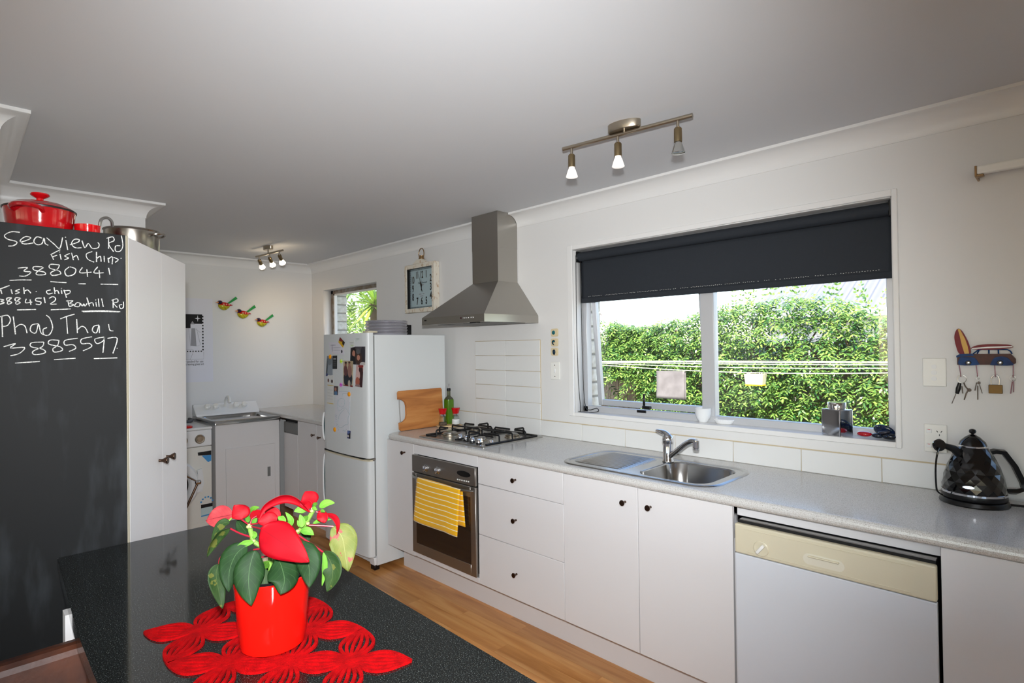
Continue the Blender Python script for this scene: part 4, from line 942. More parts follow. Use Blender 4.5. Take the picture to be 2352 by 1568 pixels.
# ------------------------------------------------------------------ pantry with chalkboard side
XP, PZ = 1.18, 1.801
pn = thing('corner_pantry', 'tall corner pantry with black chalkboard side and white angled doors', 'pantry', (.85, -2.5, 0))
def chalk_mat():
    m, t, p = new_mat('chalkboard_paint'); N, L = t.nodes, t.links
    tc = N.new('ShaderNodeTexCoord'); mp = N.new('ShaderNodeMapping'); mp.inputs['Scale'].default_value = (1, 14, 3); L.new(tc.outputs['Object'], mp.inputs[0])
    n1 = N.new('ShaderNodeTexNoise'); n1.inputs['Scale'].default_value = 2.0; n1.inputs['Detail'].default_value = 6; L.new(mp.outputs[0], n1.inputs['Vector'])
    n2 = N.new('ShaderNodeTexNoise'); n2.inputs['Scale'].default_value = 3.0; n2.inputs['Detail'].default_value = 3; L.new(tc.outputs['Object'], n2.inputs['Vector'])
    mu = N.new('ShaderNodeMath'); mu.operation = 'MULTIPLY'; L.new(n1.outputs['Fac'], mu.inputs[0]); L.new(n2.outputs['Fac'], mu.inputs[1])
    rp = N.new('ShaderNodeValToRGB'); e = rp.color_ramp.elements; e[0].position = .27; e[0].color = C(19, 20, 21); e[1].position = .62; e[1].color = C(56, 60, 64)
    L.new(mu.outputs[0], rp.inputs[0]); L.new(rp.outputs[0], p.inputs['Base Color']); p.inputs['Roughness'].default_value = .62; p.inputs['Specular IOR Level'].default_value = .25
    return m
Cc, Dd = Vector((XP, -2.252)), Vector((.69, -1.968)); du = (Dd-Cc).normalized(); dn = Vector((.5, .866))
if dn.dot(Vector((du.y, -du.x))) < 0: dn = Vector((-du.y, du.x))
else: dn = Vector((du.y, -du.x))
b = B(); ins = dn*-.02
b.prism([(XP-.018, -2.252+.004), ((Dd+ins).x, (Dd+ins).y), (.475, -2.30), (.475, -3.1), (XP-.018, -3.1)], TR(0, 0, .0), PZ); obj('body', b, m_lam, pn, smooth=False)
b = B(); b.box(XP-.0175, XP, -3.1, -2.252, 0, PZ, .001, 1); cb = obj('chalkboard_panel', b, chalk_mat(), pn)
L_ = (Dd-Cc).length
PFm = FR((Cc.x, Cc.y, 0), (du.x, du.y, 0), (0, 0, 1))
sg = 1 if (PFm.to_3x3() @ Vector((0, 0, 1))).dot(Vector((dn.x, dn.y, 0))) > 0 else -1
def slab(u0, u1, z0, z1, w0, w1, bev=.001): 
    b = B(); b.box(u0, u1, z0, z1, min(sg*w0, sg*w1), max(sg*w0, sg*w1), bev, 1, PFm); return b
obj('edge_strip', slab(.0, .017, 0, PZ, -.02, 0), m_lamedge, pn)
for u0, u1, ku in ((.018, .297, .262), (.2974, L_, .335)):
    d_ = obj('door', slab(u0, u1, .08, PZ-.002, -.0195, 0, .0004), m_lam, pn)
    q = PFm @ Vector((ku, 1.088, 0)); M = Matrix.Translation(q) @ Vector((dn.x, dn.y, 0)).to_track_quat('Z', 'Y').to_matrix().to_4x4()
    b = B(); b.lathe([(.0055, 0), (.005, .006), (.0055, .012), (.0115, .022), (.0125, .025), (.0115, .0275), (0, .0285)], M, 16); obj('knob', b, m_bronze, d_)
# chalk handwriting, stroke by stroke on the board
m_chalk = mat('chalk', C(214, 214, 210), .95, var=(260, C(120, 122, 124), (1, 1, 1), (.45, .75)))
STROKES = [
 # Seaview Rd
 [(155,455),(90,450),(35,478),(60,508),(125,525),(130,543),(100,560),(65,562)], [(160,532),(215,515),(240,497),(200,488),(158,520),(190,546),(262,537)], [(330,500),(288,490),(265,525),(290,551),(328,543),(345,500),(352,540),(378,556)],
 [(365,497),(425,548),(468,580),(490,495)], [(516,515),(530,592)], [(511,490),(514,496)], [(548,552),(610,532),(620,512),(582,510),(560,545),(590,575),(638,575)], [(642,520),(664,575),(692,542),(722,580),(768,575),(776,548),(765,534)],
 [(850,492),(850,582)], [(834,502),(882,490),(892,520),(850,545),(890,606)], [(942,560),(906,562),(905,600),(940,602),(962,560),(950,480)],
 # Fish Chip
 [(400,625),(420,670)], [(395,630),(472,590)], [(410,648),(447,633)], [(470,625),(479,668)], [(466,606),(468,611)], [(546,620),(506,640),(536,655),(504,670)], [(560,615),(575,672)], [(572,652),(600,636),(616,672)],
 [(722,605),(676,625),(688,665),(737,688)], [(755,608),(756,687)], [(756,662),(785,642),(792,684)], [(815,640),(817,687)], [(846,655),(852,692)], [(850,662),(880,646),(878,704)], [(888,650),(926,668),(902,690)], [(946,656),(950,660)],
 # 3880441
 [(140,735),(215,730),(186,758),(242,766),(202,796),(150,796)], [(332,725),(265,724),(268,750),(345,765),(352,785),(292,787),(288,766),(340,730)], [(465,710),(396,705),(390,735),(460,756),(474,780),(412,792),(398,770),(450,742),(466,710)],
 [(542,725),(508,756),(525,796),(580,782),(592,742),(546,724)], [(645,730),(625,771),(717,766)], [(680,745),(686,803)], [(766,724),(735,771),(812,771)], [(776,750),(781,812)], [(850,733),(861,787)],
 [(75,831),(160,827),(247,828)], [(395,840),(455,845),(520,848)], [(613,857),(672,858)], [(788,860),(925,863)],
 # Fish . chip
 [(5,905),(15,937)], [(-5,900),(75,871)], [(86,900),(96,937)], [(155,900),(120,915),(152,925),(120,937)], [(185,885),(190,937)], [(190,917),(216,905),(242,931)], [(281,916),(286,920)], [(396,905),(364,915),(376,937),(412,930)], [(424,884),(430,937)], [(430,917),(450,910),(462,937)], [(480,905),(485,937)], [(480,892),(482,895)], [(500,905),(521,966)], [(505,912),(546,910),(546,930),(515,942)],
 # 3884512 Bowhill Rd
 [(-4,977),(30,985),(8,995),(35,1006),(-4,1018)], [(92,965),(55,970),(58,990),(93,1003),(66,1018),(58,1002),(92,965)], [(162,970),(125,966),(120,988),(158,1003),(132,1018),(124,1002),(162,970)], [(206,975),(200,1006),(252,1000)], [(236,980),(242,1024)], [(326,970),(286,971),(280,990),(320,1000),(312,1020),(280,1016)], [(345,962),(354,1008)], [(384,972),(412,958),(434,970),(428,992),(394,1016),(444,1016)],
 [(530,985),(541,1033)], [(518,992),(572,990),(546,1010),(578,1022),(540,1037)], [(600,1005),(584,1030),(618,1036),(626,1010),(602,1004)], [(630,1010),(645,1032),(656,1014),(666,1032),(682,1010)], [(680,965),(700,1033)], [(700,1012),(724,1005),(733,1032)], [(750,1000),(756,1037)], [(748,982),(751,986)], [(770,973),(776,1037)], [(795,973),(809,1038)], [(885,985),(886,1047)], [(874,987),(916,975),(922,998),(890,1010),(918,1042)], [(956,1020),(934,1026),(945,1052),(966,1040),(966,998)],
 [(133,1062),(282,1058)], [(398,1061),(554,1054)], [(640,1072),(800,1068),(942,1076)], [(650,1077),(800,1074),(930,1078)],
 # Phad Thai
 [(14,1110),(20,1274)], [(-2,1116),(58,1104),(82,1140),(60,1182),(18,1192)], [(104,1114),(121,1253)], [(116,1202),(160,1175),(196,1190),(212,1244)], [(300,1170),(250,1180),(238,1225),(280,1242),(302,1172),(320,1240),(352,1258)], [(368,1200),(338,1215),(345,1256),(386,1256),(412,1200),(392,1130),(362,1103)],
 [(472,1132),(525,1112),(584,1095)], [(520,1115),(529,1249)], [(600,1134),(606,1243)], [(606,1218),(640,1190),(670,1205),(688,1242)], [(776,1180),(735,1190),(724,1225),(755,1241),(776,1182),(778,1243)], [(850,1173),(860,1220),(887,1226)],
 # 3885597
 [(28,1350),(122,1325),(82,1360),(192,1356),(152,1402),(82,1421)], [(342,1314),(250,1318),(244,1350),(336,1370),(352,1398),(272,1412),(258,1386),(330,1350),(344,1314)], [(462,1300),(392,1298),(384,1330),(470,1350),(488,1378),(428,1392),(414,1366),(450,1340),(462,1300)], [(608,1284),(510,1300),(510,1337),(570,1334),(593,1362),(540,1387)], [(720,1272),(640,1290),(640,1326),(700,1324),(716,1350),(650,1382)], [(818,1274),(744,1290),(760,1326),(808,1304),(818,1274),(806,1397)], [(842,1285),(918,1284),(884,1402)], [(916,1360),(919,1364)],
 [(118,1478),(312,1465)], [(423,1451),(592,1440)], [(735,1443),(918,1437)]]
b = B()
for st in STROKES:
    pts = spline([PT(x/3.409, 400+y/3.409, 'x', XP+.0004) for x, y in st], 4)
    w = .00115
    n = len(pts)
    L1_, L2_ = [], []
    for i, p in enumerate(pts):
        t = (pts[min(i+1, n-1)]-pts[max(i-1, 0)]).normalized(); s = Vector((0, -t.z, t.y))*w*(.8+.4*random.random())
        L1_.append(b.bm.verts.new(p+s)); L2_.append(b.bm.verts.new(p-s))
    for i in range(n-1): b.bm.faces.new((L1_[i], L1_[i+1], L2_[i+1], L2_[i]))
tag(obj('chalk_writing', b, m_chalk, cb, smooth=False), 'white chalk handwriting of take-away names and phone numbers')

# ------------------------------------------------------------------ pots on the pantry
zp = PZ+.001
m_redgrad = mat('oven_red_enamel', C(188, 8, 18), .1, coat=.6, var=(4, C(110, 6, 14), (1, 1, 1), (.3, .75)))
m_darkrim = mat('dark_iron_rim', C(30, 24, 24), .35)
cs = thing('casserole_pot', 'large red enamel casserole with lid on top of the pantry', 'casserole', (PT(92, 500, 'x', .95).x, PT(92, 500, 'x', .95).y, zp))
cq = PT(92, 500, 'x', .95); M = TR(cq.x, cq.y, zp) @ Matrix.Diagonal((1, 1, 1.05, 1)); R_ = .085
b = B(); b.lathe([(0, 0), (R_*.82, 0), (R_*.90, .012), (R_*.96, .045), (R_, .074), (R_+.002, .080), (R_-.003, .081)], M, 48, cap=False); pot_ = obj('pot_body', b, m_redgrad, cs)
b = B(); b.lathe([(R_+.003, .079), (R_+.004, .083), (R_-.002, .086)], M, 48, cap=False); obj('rim', b, m_darkrim, cs)
b = B(); b.lathe([(R_+.001, .085), (R_-.006, .090), (R_*.7, .100), (R_*.3, .106), (0, .107)], M, 48, cap=False); ld = obj('lid', b, m_redgrad, cs)
b = B(); b.lathe([(.008, .105), (.009, .116), (.020, .122), (.024, .126), (.022, .130), (0, .131)], M, 24, cap=False); obj('lid_knob', b, m_redenamel, ld)
tow = Vector((CAM.x-cq.x, CAM.y-cq.y)).normalized()
for s in (-1, 1):
    ax = Vector((tow.x, tow.y)) if s > 0 else -Vector((tow.x, tow.y)); a0 = math.atan2(ax.y, ax.x)+(-.35 if s > 0 else 0)
    b = B(); pts = [M @ Vector(((R_+o)*math.cos(a0+t), (R_+o)*math.sin(a0+t), z)) for t, o, z in ((-.42, -.004, .066), (-.36, .014, .072), (-.2, .026, .075), (0, .030, .076), (.2, .026, .075), (.36, .014, .072), (.42, -.004, .066))]
    b.tube(spline(pts, 3), .0065, 8); obj('handle', b, m_redgrad, pot_)
sp2 = thing('red_saucepan', 'small bright red saucepan with steel loop handle on the pantry', 'saucepan', (.985, -2.316, zp))
M = TR(.985, -2.316, zp)
b = B(); b.lathe([(0, 0), (.029, 0), (.032, .006), (.0335, .046), (.0342, .050), (.032, .050), (.031, .008), (0, .006)], M, 32, cap=False); obj('pan_body', b, m_redenamel, sp2)
qa, qb, qc = PT(232, 505, 'x', .99), PT(246, 500, 'x', .97), PT(258, 520, 'x', .95)
b = B(); b.tube(spline([Vector((.985, -2.286, zp+.040)), qa, qb, PT(256, 508, 'x', .96), qc], 4), .0045, 8); obj('loop_handle', b, m_steel, sp2)
b = B(); q = PT(240, 527, 'x', .97); b.lathe([(0, 0), (.013, 0), (.013, .022), (.011, .024), (0, .024)], TR(q.x, q.y, zp), 18); single('steel_cup', b, m_chrome, 'small shiny steel cup between the red saucepan and the stock pot', 'cup')
sk2 = thing('stock_pot', 'stainless stock pot with side handles on top of the pantry', 'stock pot', (.795, -2.165, zp))
M = TR(.795, -2.163, zp); R_ = .083
m_potsteel = mat('pot_steel', C(160, 154, 146), .25, 1)
b = B(); b.lathe([(0, 0), (R_-.006, 0), (R_, .008), (R_, .078), (R_+.004, .082), (R_+.002, .085), (R_-.003, .084), (R_-.004, .01), (0, .008)], M, 48, cap=False); obj('pot_body', b, m_potsteel, sk2)
for a0 in (math.atan2(RGT.y, RGT.x), math.atan2(-RGT.y, -RGT.x)):
    b = B(); pts = [M @ Vector(((R_+o)*math.cos(a0+t), (R_+o)*math.sin(a0+t), z)) for t, o, z in ((-.28, -.002, .062), (-.26, .014, .066), (-.15, .024, .070), (0, .026, .071), (.15, .024, .070), (.26, .014, .066), (.28, -.002, .062))]
    b.tube(spline(pts, 3), .004, 8); obj('handle', b, m_potsteel, sk2)

# ------------------------------------------------------------------ island with black granite top
m_gran = ramp_mat('black_granite', 'noise', [(.38, C(10, 11, 11)), (.54, C(25, 27, 26)), (.65, C(56, 60, 58)), (.76, C(116, 122, 118))], 460, .08, detail=2, spec=.35)
isl = thing('island_bench', 'island bench with polished black granite top and white base', 'island bench', (2.1, -2.17, 0))
b = B(); gp = [(1.181, -1.900), (1.186, -2.415), (1.75, -2.440), (3.6, -2.46), (3.6, -1.935), (2.513, -1.928), (1.854, -1.911)]
b.prism(gp, TR(0, 0, .868), .032, .003); obj('granite_top', b, m_gran, isl)
b = B(); b.box(1.22, 3.55, -2.33, -1.98, .0, .867); obj('base', b, m_lam, isl, smooth=False)
b = B(); b.box(1.50, 1.54, -2.437, -2.33, .0, .867); obj('end_panel', b, m_lam, isl, smooth=False)
m_leather = mat('brown_leather', C(84, 44, 26), .5, var=(12, C(48, 24, 16)), bump=(90, .25))
st_ = thing('leather_chair', 'brown leather dining chair pushed against the island bench', 'chair', (1.70, -2.68, 0))
MB_ = Matrix.Translation((1.70, -2.610, .372)) @ Matrix.Rotation(-.16, 4, 'Y')
b = B(); b.box(-.03, .035, -.215, .215, 0, .475, .022, 3, MB_); obj('backrest', b, m_leather, st_)
b = B(); b.box(1.24, 1.66, -2.82, -2.45, .38, .45, .02, 3); obj('seat', b, m_leather, st_)
for x, y in ((1.28, -2.48), (1.64, -2.48), (1.28, -2.79), (1.64, -2.79)):
    b = B(); b.box(x-.018, x+.018, y-.018, y+.018, 0, .38, .003, 1); obj('leg', b, m_black, st_)

# ------------------------------------------------------------------ felt mat
m_felt = mat('red_felt', C(176, 4, 9), .95, spec=.1, var=(60, C(146, 3, 7)), bump=(420, .9))
U_ = Vector((.0763, .0768)); V_ = Vector((.0868, -.0748)); O_ = Vector((2.233, -2.114))
node = lambda i, j: O_+U_*i+V_*j
edges = [((-3, -2), (-2, -2)), ((-2, -2), (-1, -2))] + [((i, -1), (i+1, -1)) for i in range(-4, 0)] + [((i, 0), (i+1, 0)) for i in range(-3, 1)] + [((i, 1), (i+1, 1)) for i in (-2, -1)]
edges += [((i, -2), (i, -1)) for i in (-3, -2, -1)] + [((i, -1), (i, 0)) for i in (-3, -2, -1, 0)] + [((i, 0), (i, 1)) for i in (-2, -1, 0)]
ft = thing('felt_mat', 'red felt mat cut into looped petals under the potted plant', 'mat', (2.07, -2.184, .9))
for a_, c_ in edges:
    a, c = node(*a_), node(*c_); d = c-a; n = Vector((-d.y, d.x)).normalized(); b = B()
    for k in (-2.5, -1.5, -.5, .5, 1.5, 2.5):
        off = k*.0120; N_ = 12; tops = []
        for i in range(N_+1):
            t = i/N_; s = math.sin(PI*t)**1.15
            p = a+d*t+n*off*s; tops.append(p)
        lo = [[], [], [], []]; w = .0034
        for i, p in enumerate(tops):
            tg = (tops[min(i+1, N_)]-tops[max(i-1, 0)]).normalized(); nn = Vector((-tg.y, tg.x))*w*(1.0 if 0 < i < N_ else .6)
            for L, q, z in ((lo[0], p-nn, .9003), (lo[1], p+nn, .9003), (lo[2], p+nn*.9, .9046), (lo[3], p-nn*.9, .9046)): L.append(b.bm.verts.new((q.x, q.y, z+.0001*k)))
        for i in range(N_):
            for m_ in range(4): b.bm.faces.new((lo[m_][i], lo[m_][i+1], lo[(m_+1) % 4][i+1], lo[(m_+1) % 4][i]))
        b.bm.faces.new([l[0] for l in lo]); b.bm.faces.new([l[-1] for l in lo][::-1])
    obj('petal', b, m_felt, ft)
for q in {e_[k] for e_ in edges for k in (0, 1)}:
    if sum(q in e_ for e_ in edges) < 3: continue
    p = node(*q); b = B(); b.lathe([(0, 0), (.013, 0), (.0115, .0046), (0, .0054)], TR(p.x, p.y, .9002), 14); obj('knot', b, m_felt, ft)

# ------------------------------------------------------------------ potted poinsettia
pc = Vector((2.073, -2.186)); pp = thing('potted_poinsettia', 'wilting red poinsettia in a glossy red pot on the felt mat', 'potted plant', (pc.x, pc.y, .905))
M = TR(pc.x, pc.y, .905)
b = B(); b.lathe([(0, 0), (.052, 0), (.0565, .004), (.0595, .03), (.0680, .128), (.0685, .131), (.0665, .1325), (.0645, .130), (.056, .012), (0, .01)], M, 56, cap=False); obj('pot', b, m_red, pp)
b = B(); b.lathe([(.0615, .118), (.0625, .128), (.0628, .1345), (.0605, .135), (.058, .118)], M, 40, cap=False); ip = obj('nursery_pot', b, m_black, pp)
b = B(); b.lathe([(.0605, .116), (.04, .119), (0, .120)], M, 28, cap=False); obj('soil', b, mat('potting_soil', C(40, 30, 24), .95, bump=(80, 1.)), ip)
q = PD(688, 1326, 1.10); b = B(); b.box(-.012, .012, -.0006, .0006, -.03, .012, 0, 1, Matrix.Translation(q) @ Matrix.Rotation(-.6, 4, 'Z') @ Matrix.Rotation(.35, 4, 'Y')); obj('plant_tag', b, mat('tag_green', C(120, 200, 120), .5), pp, smooth=False)
def leaf_mat(name, c0, c1, vein, back=None, spots=None, rough=.55):
    m, t, p = new_mat(name); N, L = t.nodes, t.links
    uv = N.new('ShaderNodeTexCoord'); sp = N.new('ShaderNodeSeparateXYZ'); L.new(uv.outputs['UV'], sp.inputs[0])
    def mth(op, a, b=None):
        n = N.new('ShaderNodeMath'); n.operation = op
        for i, v in enumerate((a, b)):
            if v is None: continue
            if isinstance(v, (int, float)): n.inputs[i].default_value = v
            else: L.new(v, n.inputs[i])
        return n.outputs[0]
    ac = mth('ABSOLUTE', mth('SUBTRACT', sp.outputs[0], .5))
    mid = mth('LESS_THAN', ac, .012)
    fr_ = mth('FRACT', mth('MULTIPLY', mth('SUBTRACT', sp.outputs[1], mth('MULTIPLY', ac, .55)), 7.0))
    sv = mth('LESS_THAN', fr_, .055)
    v = mth('MAXIMUM', mid, mth('MULTIPLY', sv, .4))
    nz = N.new('ShaderNodeTexNoise'); nz.inputs['Scale'].default_value = 40; nz.inputs['Detail'].default_value = 4; L.new(uv.outputs['Object'], nz.inputs['Vector'])
    rp = N.new('ShaderNodeValToRGB'); e = rp.color_ramp.elements; e[0].position = .35; e[0].color = c0; e[1].position = .65; e[1].color = c1
    L.new(nz.outputs['Fac'], rp.inputs[0]); cur = rp.outputs[0]
    if spots:
        n2 = N.new('ShaderNodeTexNoise'); n2.inputs['Scale'].default_value = 60; L.new(uv.outputs['Object'], n2.inputs['Vector'])
        x0 = N.new('ShaderNodeMix'); x0.data_type = 'RGBA'; L.new(mth('GREATER_THAN', n2.outputs['Fac'], spots[1]), x0.inputs[0]); L.new(cur, x0.inputs[6]); x0.inputs[7].default_value = spots[0]; cur = x0.outputs[2]
    x = N.new('ShaderNodeMix'); x.data_type = 'RGBA'; L.new(v, x.inputs[0]); L.new(cur, x.inputs[6]); x.inputs[7].default_value = vein
    L.new(x.outputs[2], p.inputs['Base Color']); p.inputs['Roughness'].default_value = rough; p.inputs['Specular IOR Level'].default_value = .12
    bp = N.new('ShaderNodeBump'); bp.inputs['Strength'].default_value = .35; bp.inputs['Distance'].default_value = .002; L.new(mth('MULTIPLY', sv, -1), bp.inputs['Height']); L.new(bp.outputs[0], p.inputs['Normal'])
    return m
ml_red = leaf_mat('bract_red', C(146, 3, 18), C(130, 2, 15), C(120, 3, 16)); ml_redd = leaf_mat('bract_dull', C(160, 62, 64), C(140, 44, 50), C(96, 20, 30))
ml_grn = leaf_mat('leaf_green', C(20, 42, 18), C(28, 54, 24), C(54, 80, 46)); ml_yg = leaf_mat('leaf_young', C(92, 138, 46), C(70, 120, 38), C(120, 160, 72))
ml_old = leaf_mat('leaf_faded', C(104, 106, 54), C(88, 98, 46), C(120, 122, 72), spots=(C(126, 66, 60), .62)); ml_mix = leaf_mat('leaf_blotched', C(28, 50, 22), C(40, 60, 28), C(62, 78, 40), spots=(C(76, 80, 34), .62))
m_stem = mat('green_stem', C(110, 150, 60), .5); m_rstem = mat('red_leafstalk', C(140, 20, 40), .4); m_node = mat('stem_nodes', C(150, 156, 96), .6)
ZD = (Vector((pc.x, pc.y, 1.06))-CAM).dot(FWD)
def crp(x, y): return (460+x/5.226, 1110+y/5.226)      # close-up coordinates -> photo pixels
def leaf(name, path, width, m, z=0.0, zt=None, roll=0., shape=.42, cup=.15, wave=.06, label=None):
    """a leaf along a curve; path in close-up pixels, z / zt depth offsets towards the camera at base / tip"""
    zt = z if zt is None else zt; n = len(path)
    pts = spline([PD(*crp(*p), ZD-(z+(zt-z)*i/(n-1))) for i, p in enumerate(path)], 6)
    N_ = len(pts)-1; b = B(); W_ = width/5.226*ZD/FPX/2; rows = []
    uvl = b.bm.loops.layers.uv.new('UVMap'); uvs = {}
    ph = random.random()*6
    for i, p in enumerate(pts):
        t = i/N_; tg = (pts[min(i+1, N_)]-pts[max(i-1, 0)]).normalized()
        vd = (CAM-p).normalized(); sd = tg.cross(vd).normalized(); nr = sd.cross(tg).normalized()
        rl = roll if not isinstance(roll, tuple) else roll[0]+(roll[1]-roll[0])*t
        sd, nr = sd*math.cos(rl)+nr*math.sin(rl), nr*math.cos(rl)-sd*math.sin(rl)
        w = W_*max(.02, math.sin(PI/2*t/shape)**.75 if t < shape else math.cos(PI/2*(t-shape)/(1-shape))**1.05)
        row = []
        for k in range(-4, 5):
            s = k/4; q = p+sd*w*s+nr*(cup*w*s*s+wave*W_*math.sin(9*t+ph+1.5*s)*abs(s))
            v = b.bm.verts.new(q); uvs[v] = (.5+.5*s, t); row.append(v)
        rows.append(row)
    for a, c in zip(rows, rows[1:]):
        for k in range(8):
            f = b.bm.faces.new((a[k], a[k+1], c[k+1], c[k]))
            for lp in f.loops: lp[uvl].uv = uvs[lp.vert]
    o = obj(name, b, m, pp, ang=80); md = o.modifiers.new('thick', 'SOLIDIFY'); md.thickness = .0006
    return o
def shape_exp(s): return math.log(.5)/math.log(s)
def stalk(pts, r, m, z=0, zt=None, nm='leaf_stalk'):
    zt = z if zt is None else zt; n = len(pts)
    b = B(); b.tube(spline([PD(*crp(*p), ZD-(z+(zt-z)*i/(n-1))) for i, p in enumerate(pts)], 4), r, 8); return obj(nm, b, m, pp)
# stems
stalk([(850, 1230), (840, 950), (830, 820), (720, 745), (640, 690), (610, 590), (590, 500)], .0042, m_stem, .0, .01, 'stem')
stalk([(870, 1240), (900, 900), (1030, 680), (1160, 590), (1250, 500), (1310, 400), (1350, 330)], .0042, m_stem, -.015, -.01, 'stem')
for p, zz in (((590, 500), .012), ((575, 520), .014), ((605, 520), .016), ((1340, 330), -.004), ((1290, 480), -.002), ((640, 690), .012), ((1170, 570), -.006)):
    b = B(); q = PD(*crp(*p), ZD-zz); b.lathe([(0, -.003), (.003, -.002), (.0038, 0), (.0028, .0025), (0, .003)], Matrix.Translation(q), 8); obj('flower_bud', b, m_node, pp)
# stalks
stalk([(600, 640), (480, 600), (360, 540)], .0016, m_rstem, .01, .03); stalk([(610, 515), (680, 530), (760, 555)], .0016, m_rstem, .015, .05); stalk([(1330, 345), (1260, 290), (1200, 240)], .0018, m_rstem, -.008, 0)
stalk([(1300, 500), (1440, 505), (1600, 515)], .0016, m_rstem, -.01, -.02); stalk([(1160, 610), (1280, 690), (1400, 770), (1475, 825)], .0017, m_rstem, 0, .01); stalk([(640, 640), (420, 820), (250, 880), (225, 975)], .0014, m_rstem, .0, .03)
stalk([(1335, 330), (1330, 250)], .0016, m_rstem, -.008, -.012); stalk([(590, 500), (520, 450), (480, 420)], .0014, m_rstem, .012, .02); stalk([(595, 500), (620, 430), (680, 390)], .0014, m_rstem, .012, .0); stalk([(640, 795), (760, 790), (880, 880), (920, 890)], .0016, m_rstem, .02, .03); stalk([(1390, 340), (1430, 350), (1500, 380)], .0014, m_rstem, -.01, -.012); stalk([(700, 900), (760, 880), (830, 870)], .0016, m_rstem, .03, .01); stalk([(600, 490), (690, 480), (830, 470)], .0014, m_rstem, .012, .02); stalk([(420, 380), (350, 440), (300, 470)], .0016, m_stem, -.005, .0)
# back leaves first
leaf('green_leaf', [(1230, 560), (1270, 620), (1300, 700)], 130, ml_grn, -.03); leaf('green_leaf', [(560, 600), (500, 520), (440, 440)], 150, ml_grn, .0, roll=.5); leaf('green_leaf', [(640, 620), (690, 690), (720, 760)], 90, ml_grn, .0)
leaf('red_bract', [(395, 370), (250, 400), (70, 440)], 260, ml_redd, -.015, -.02, roll=-.35, shape=.5, cup=.3); leaf('red_bract', [(500, 430), (480, 350), (400, 265)], 215, ml_red, .02, .015, shape=.45, cup=-.15)
leaf('red_bract', [(1320, 345), (1180, 215), (1040, 165), (900, 200), (760, 300), (690, 470)], 130, ml_red, -.005, .03, roll=(.9, .5), shape=.45, cup=.5)
leaf('red_bract', [(1335, 265), (1310, 180), (1260, 95)], 215, ml_red, -.012, -.006, shape=.45, cup=-.1); leaf('red_bract', [(1330, 290), (1290, 250), (1220, 190)], 110, ml_red, -.006, -.01, roll=.4)
leaf('red_bract', [(640, 440), (660, 370), (720, 320)], 110, ml_red, -.006); leaf('red_bract', [(960, 400), (880, 340), (760, 330)], 110, ml_red, -.006, shape=.5); leaf('red_bract', [(930, 410), (820, 430), (690, 470)], 170, ml_red, .015, .03, shape=.5, cup=-.2)
leaf('red_bract', [(725, 540), (880, 640), (1080, 780), (1305, 940)], 400, ml_red, .05, .075, roll=-.1, shape=.38, cup=-.12)
leaf('red_bract', [(1500, 365), (1600, 400), (1650, 490), (1640, 610)], 80, ml_red, -.012, .0, roll=.6, shape=.4); leaf('red_bract', [(1415, 340), (1470, 400), (1500, 470)], 130, ml_red, -.008, .0, shape=.5, wave=.2)
# young green leaves
for pth, w, z, rl in (([(1430, 290), (1510, 235), (1615, 232)], 90, -.015, .2), ([(1285, 310), (1210, 310), (1125, 335)], 95, -.012, 0), ([(1060, 525), (1090, 440), (1020, 340)], 75, -.005, .3), ([(1215, 530), (1220, 450), (1195, 370)], 80, .006, 0), ([(1205, 570), (1290, 570), (1365, 620)], 95, .012, .2), ([(1350, 480), (1440, 445), (1580, 430)], 50, -.012, .5), ([(575, 470), (570, 420), (555, 360)], 55, .022, 0), ([(620, 480), (650, 450), (680, 410)], 55, .014, 0), ([(590, 340), (640, 300), (710, 285)], 60, -.01, 0), ([(1010, 485), (980, 430), (930, 400)], 80, .01, .3), ([(1350, 270), (1380, 250), (1405, 240)], 50, -.012, 0), ([(1240, 440), (1270, 410), (1290, 390)], 60, -.006, 0), ([(1440, 330), (1470, 330), (1500, 345)], 40, -.01, 0), ([(1340, 300), (1370, 300), (1400, 320)], 45, -.006, 0), ([(640, 660), (650, 610), (620, 570)], 60, .012, 0), ([(1190, 520), (1180, 480), (1165, 440)], 35, .004, 0), ([(820, 930), (780, 980), (750, 1000)], 90, .02, 0), ([(1010, 410), (985, 400), (960, 395)], 30, .0, 0)):
    leaf('young_leaf', pth, w, ml_yg, z, rl and z, rl)
leaf('young_leaf', [(640, 705), (540, 720), (425, 780)], 75, ml_yg, .03, .04, roll=.2, shape=.5)
# drooping lower leaves
leaf('green_leaf', [(355, 540), (240, 600), (140, 740), (80, 885)], 130, ml_mix, .03, .03, roll=.7, shape=.4, cup=.5); leaf('green_leaf', [(350, 480), (290, 470), (210, 540), (130, 680)], 110, ml_mix, .02, .03, roll=-.4, shape=.45)
leaf('green_leaf', [(225, 965), (190, 1080), (220, 1280), (265, 1500)], 190, ml_mix, .03, .05, roll=.25, shape=.45, wave=.12)
leaf('green_leaf', [(560, 740), (430, 850), (350, 1050), (345, 1305)], 280, ml_grn, .035, .06, shape=.45, cup=-.15); leaf('green_leaf', [(760, 1020), (770, 1150), (780, 1300)], 150, ml_mix, .03, .045, shape=.5)
leaf('green_leaf', [(655, 800), (600, 980), (580, 1200), (615, 1465)], 330, ml_grn, .05, .085, shape=.48, cup=-.2, wave=.05)
leaf('green_leaf', [(930, 890), (980, 1010), (1010, 1170), (960, 1330)], 340, ml_grn, .045, .08, roll=.15, shape=.5, cup=-.15, wave=.08)
leaf('green_leaf', [(1200, 700), (1270, 850), (1310, 1040), (1310, 1250)], 290, ml_grn, .03, .055, roll=-.2, shape=.45, cup=-.15)
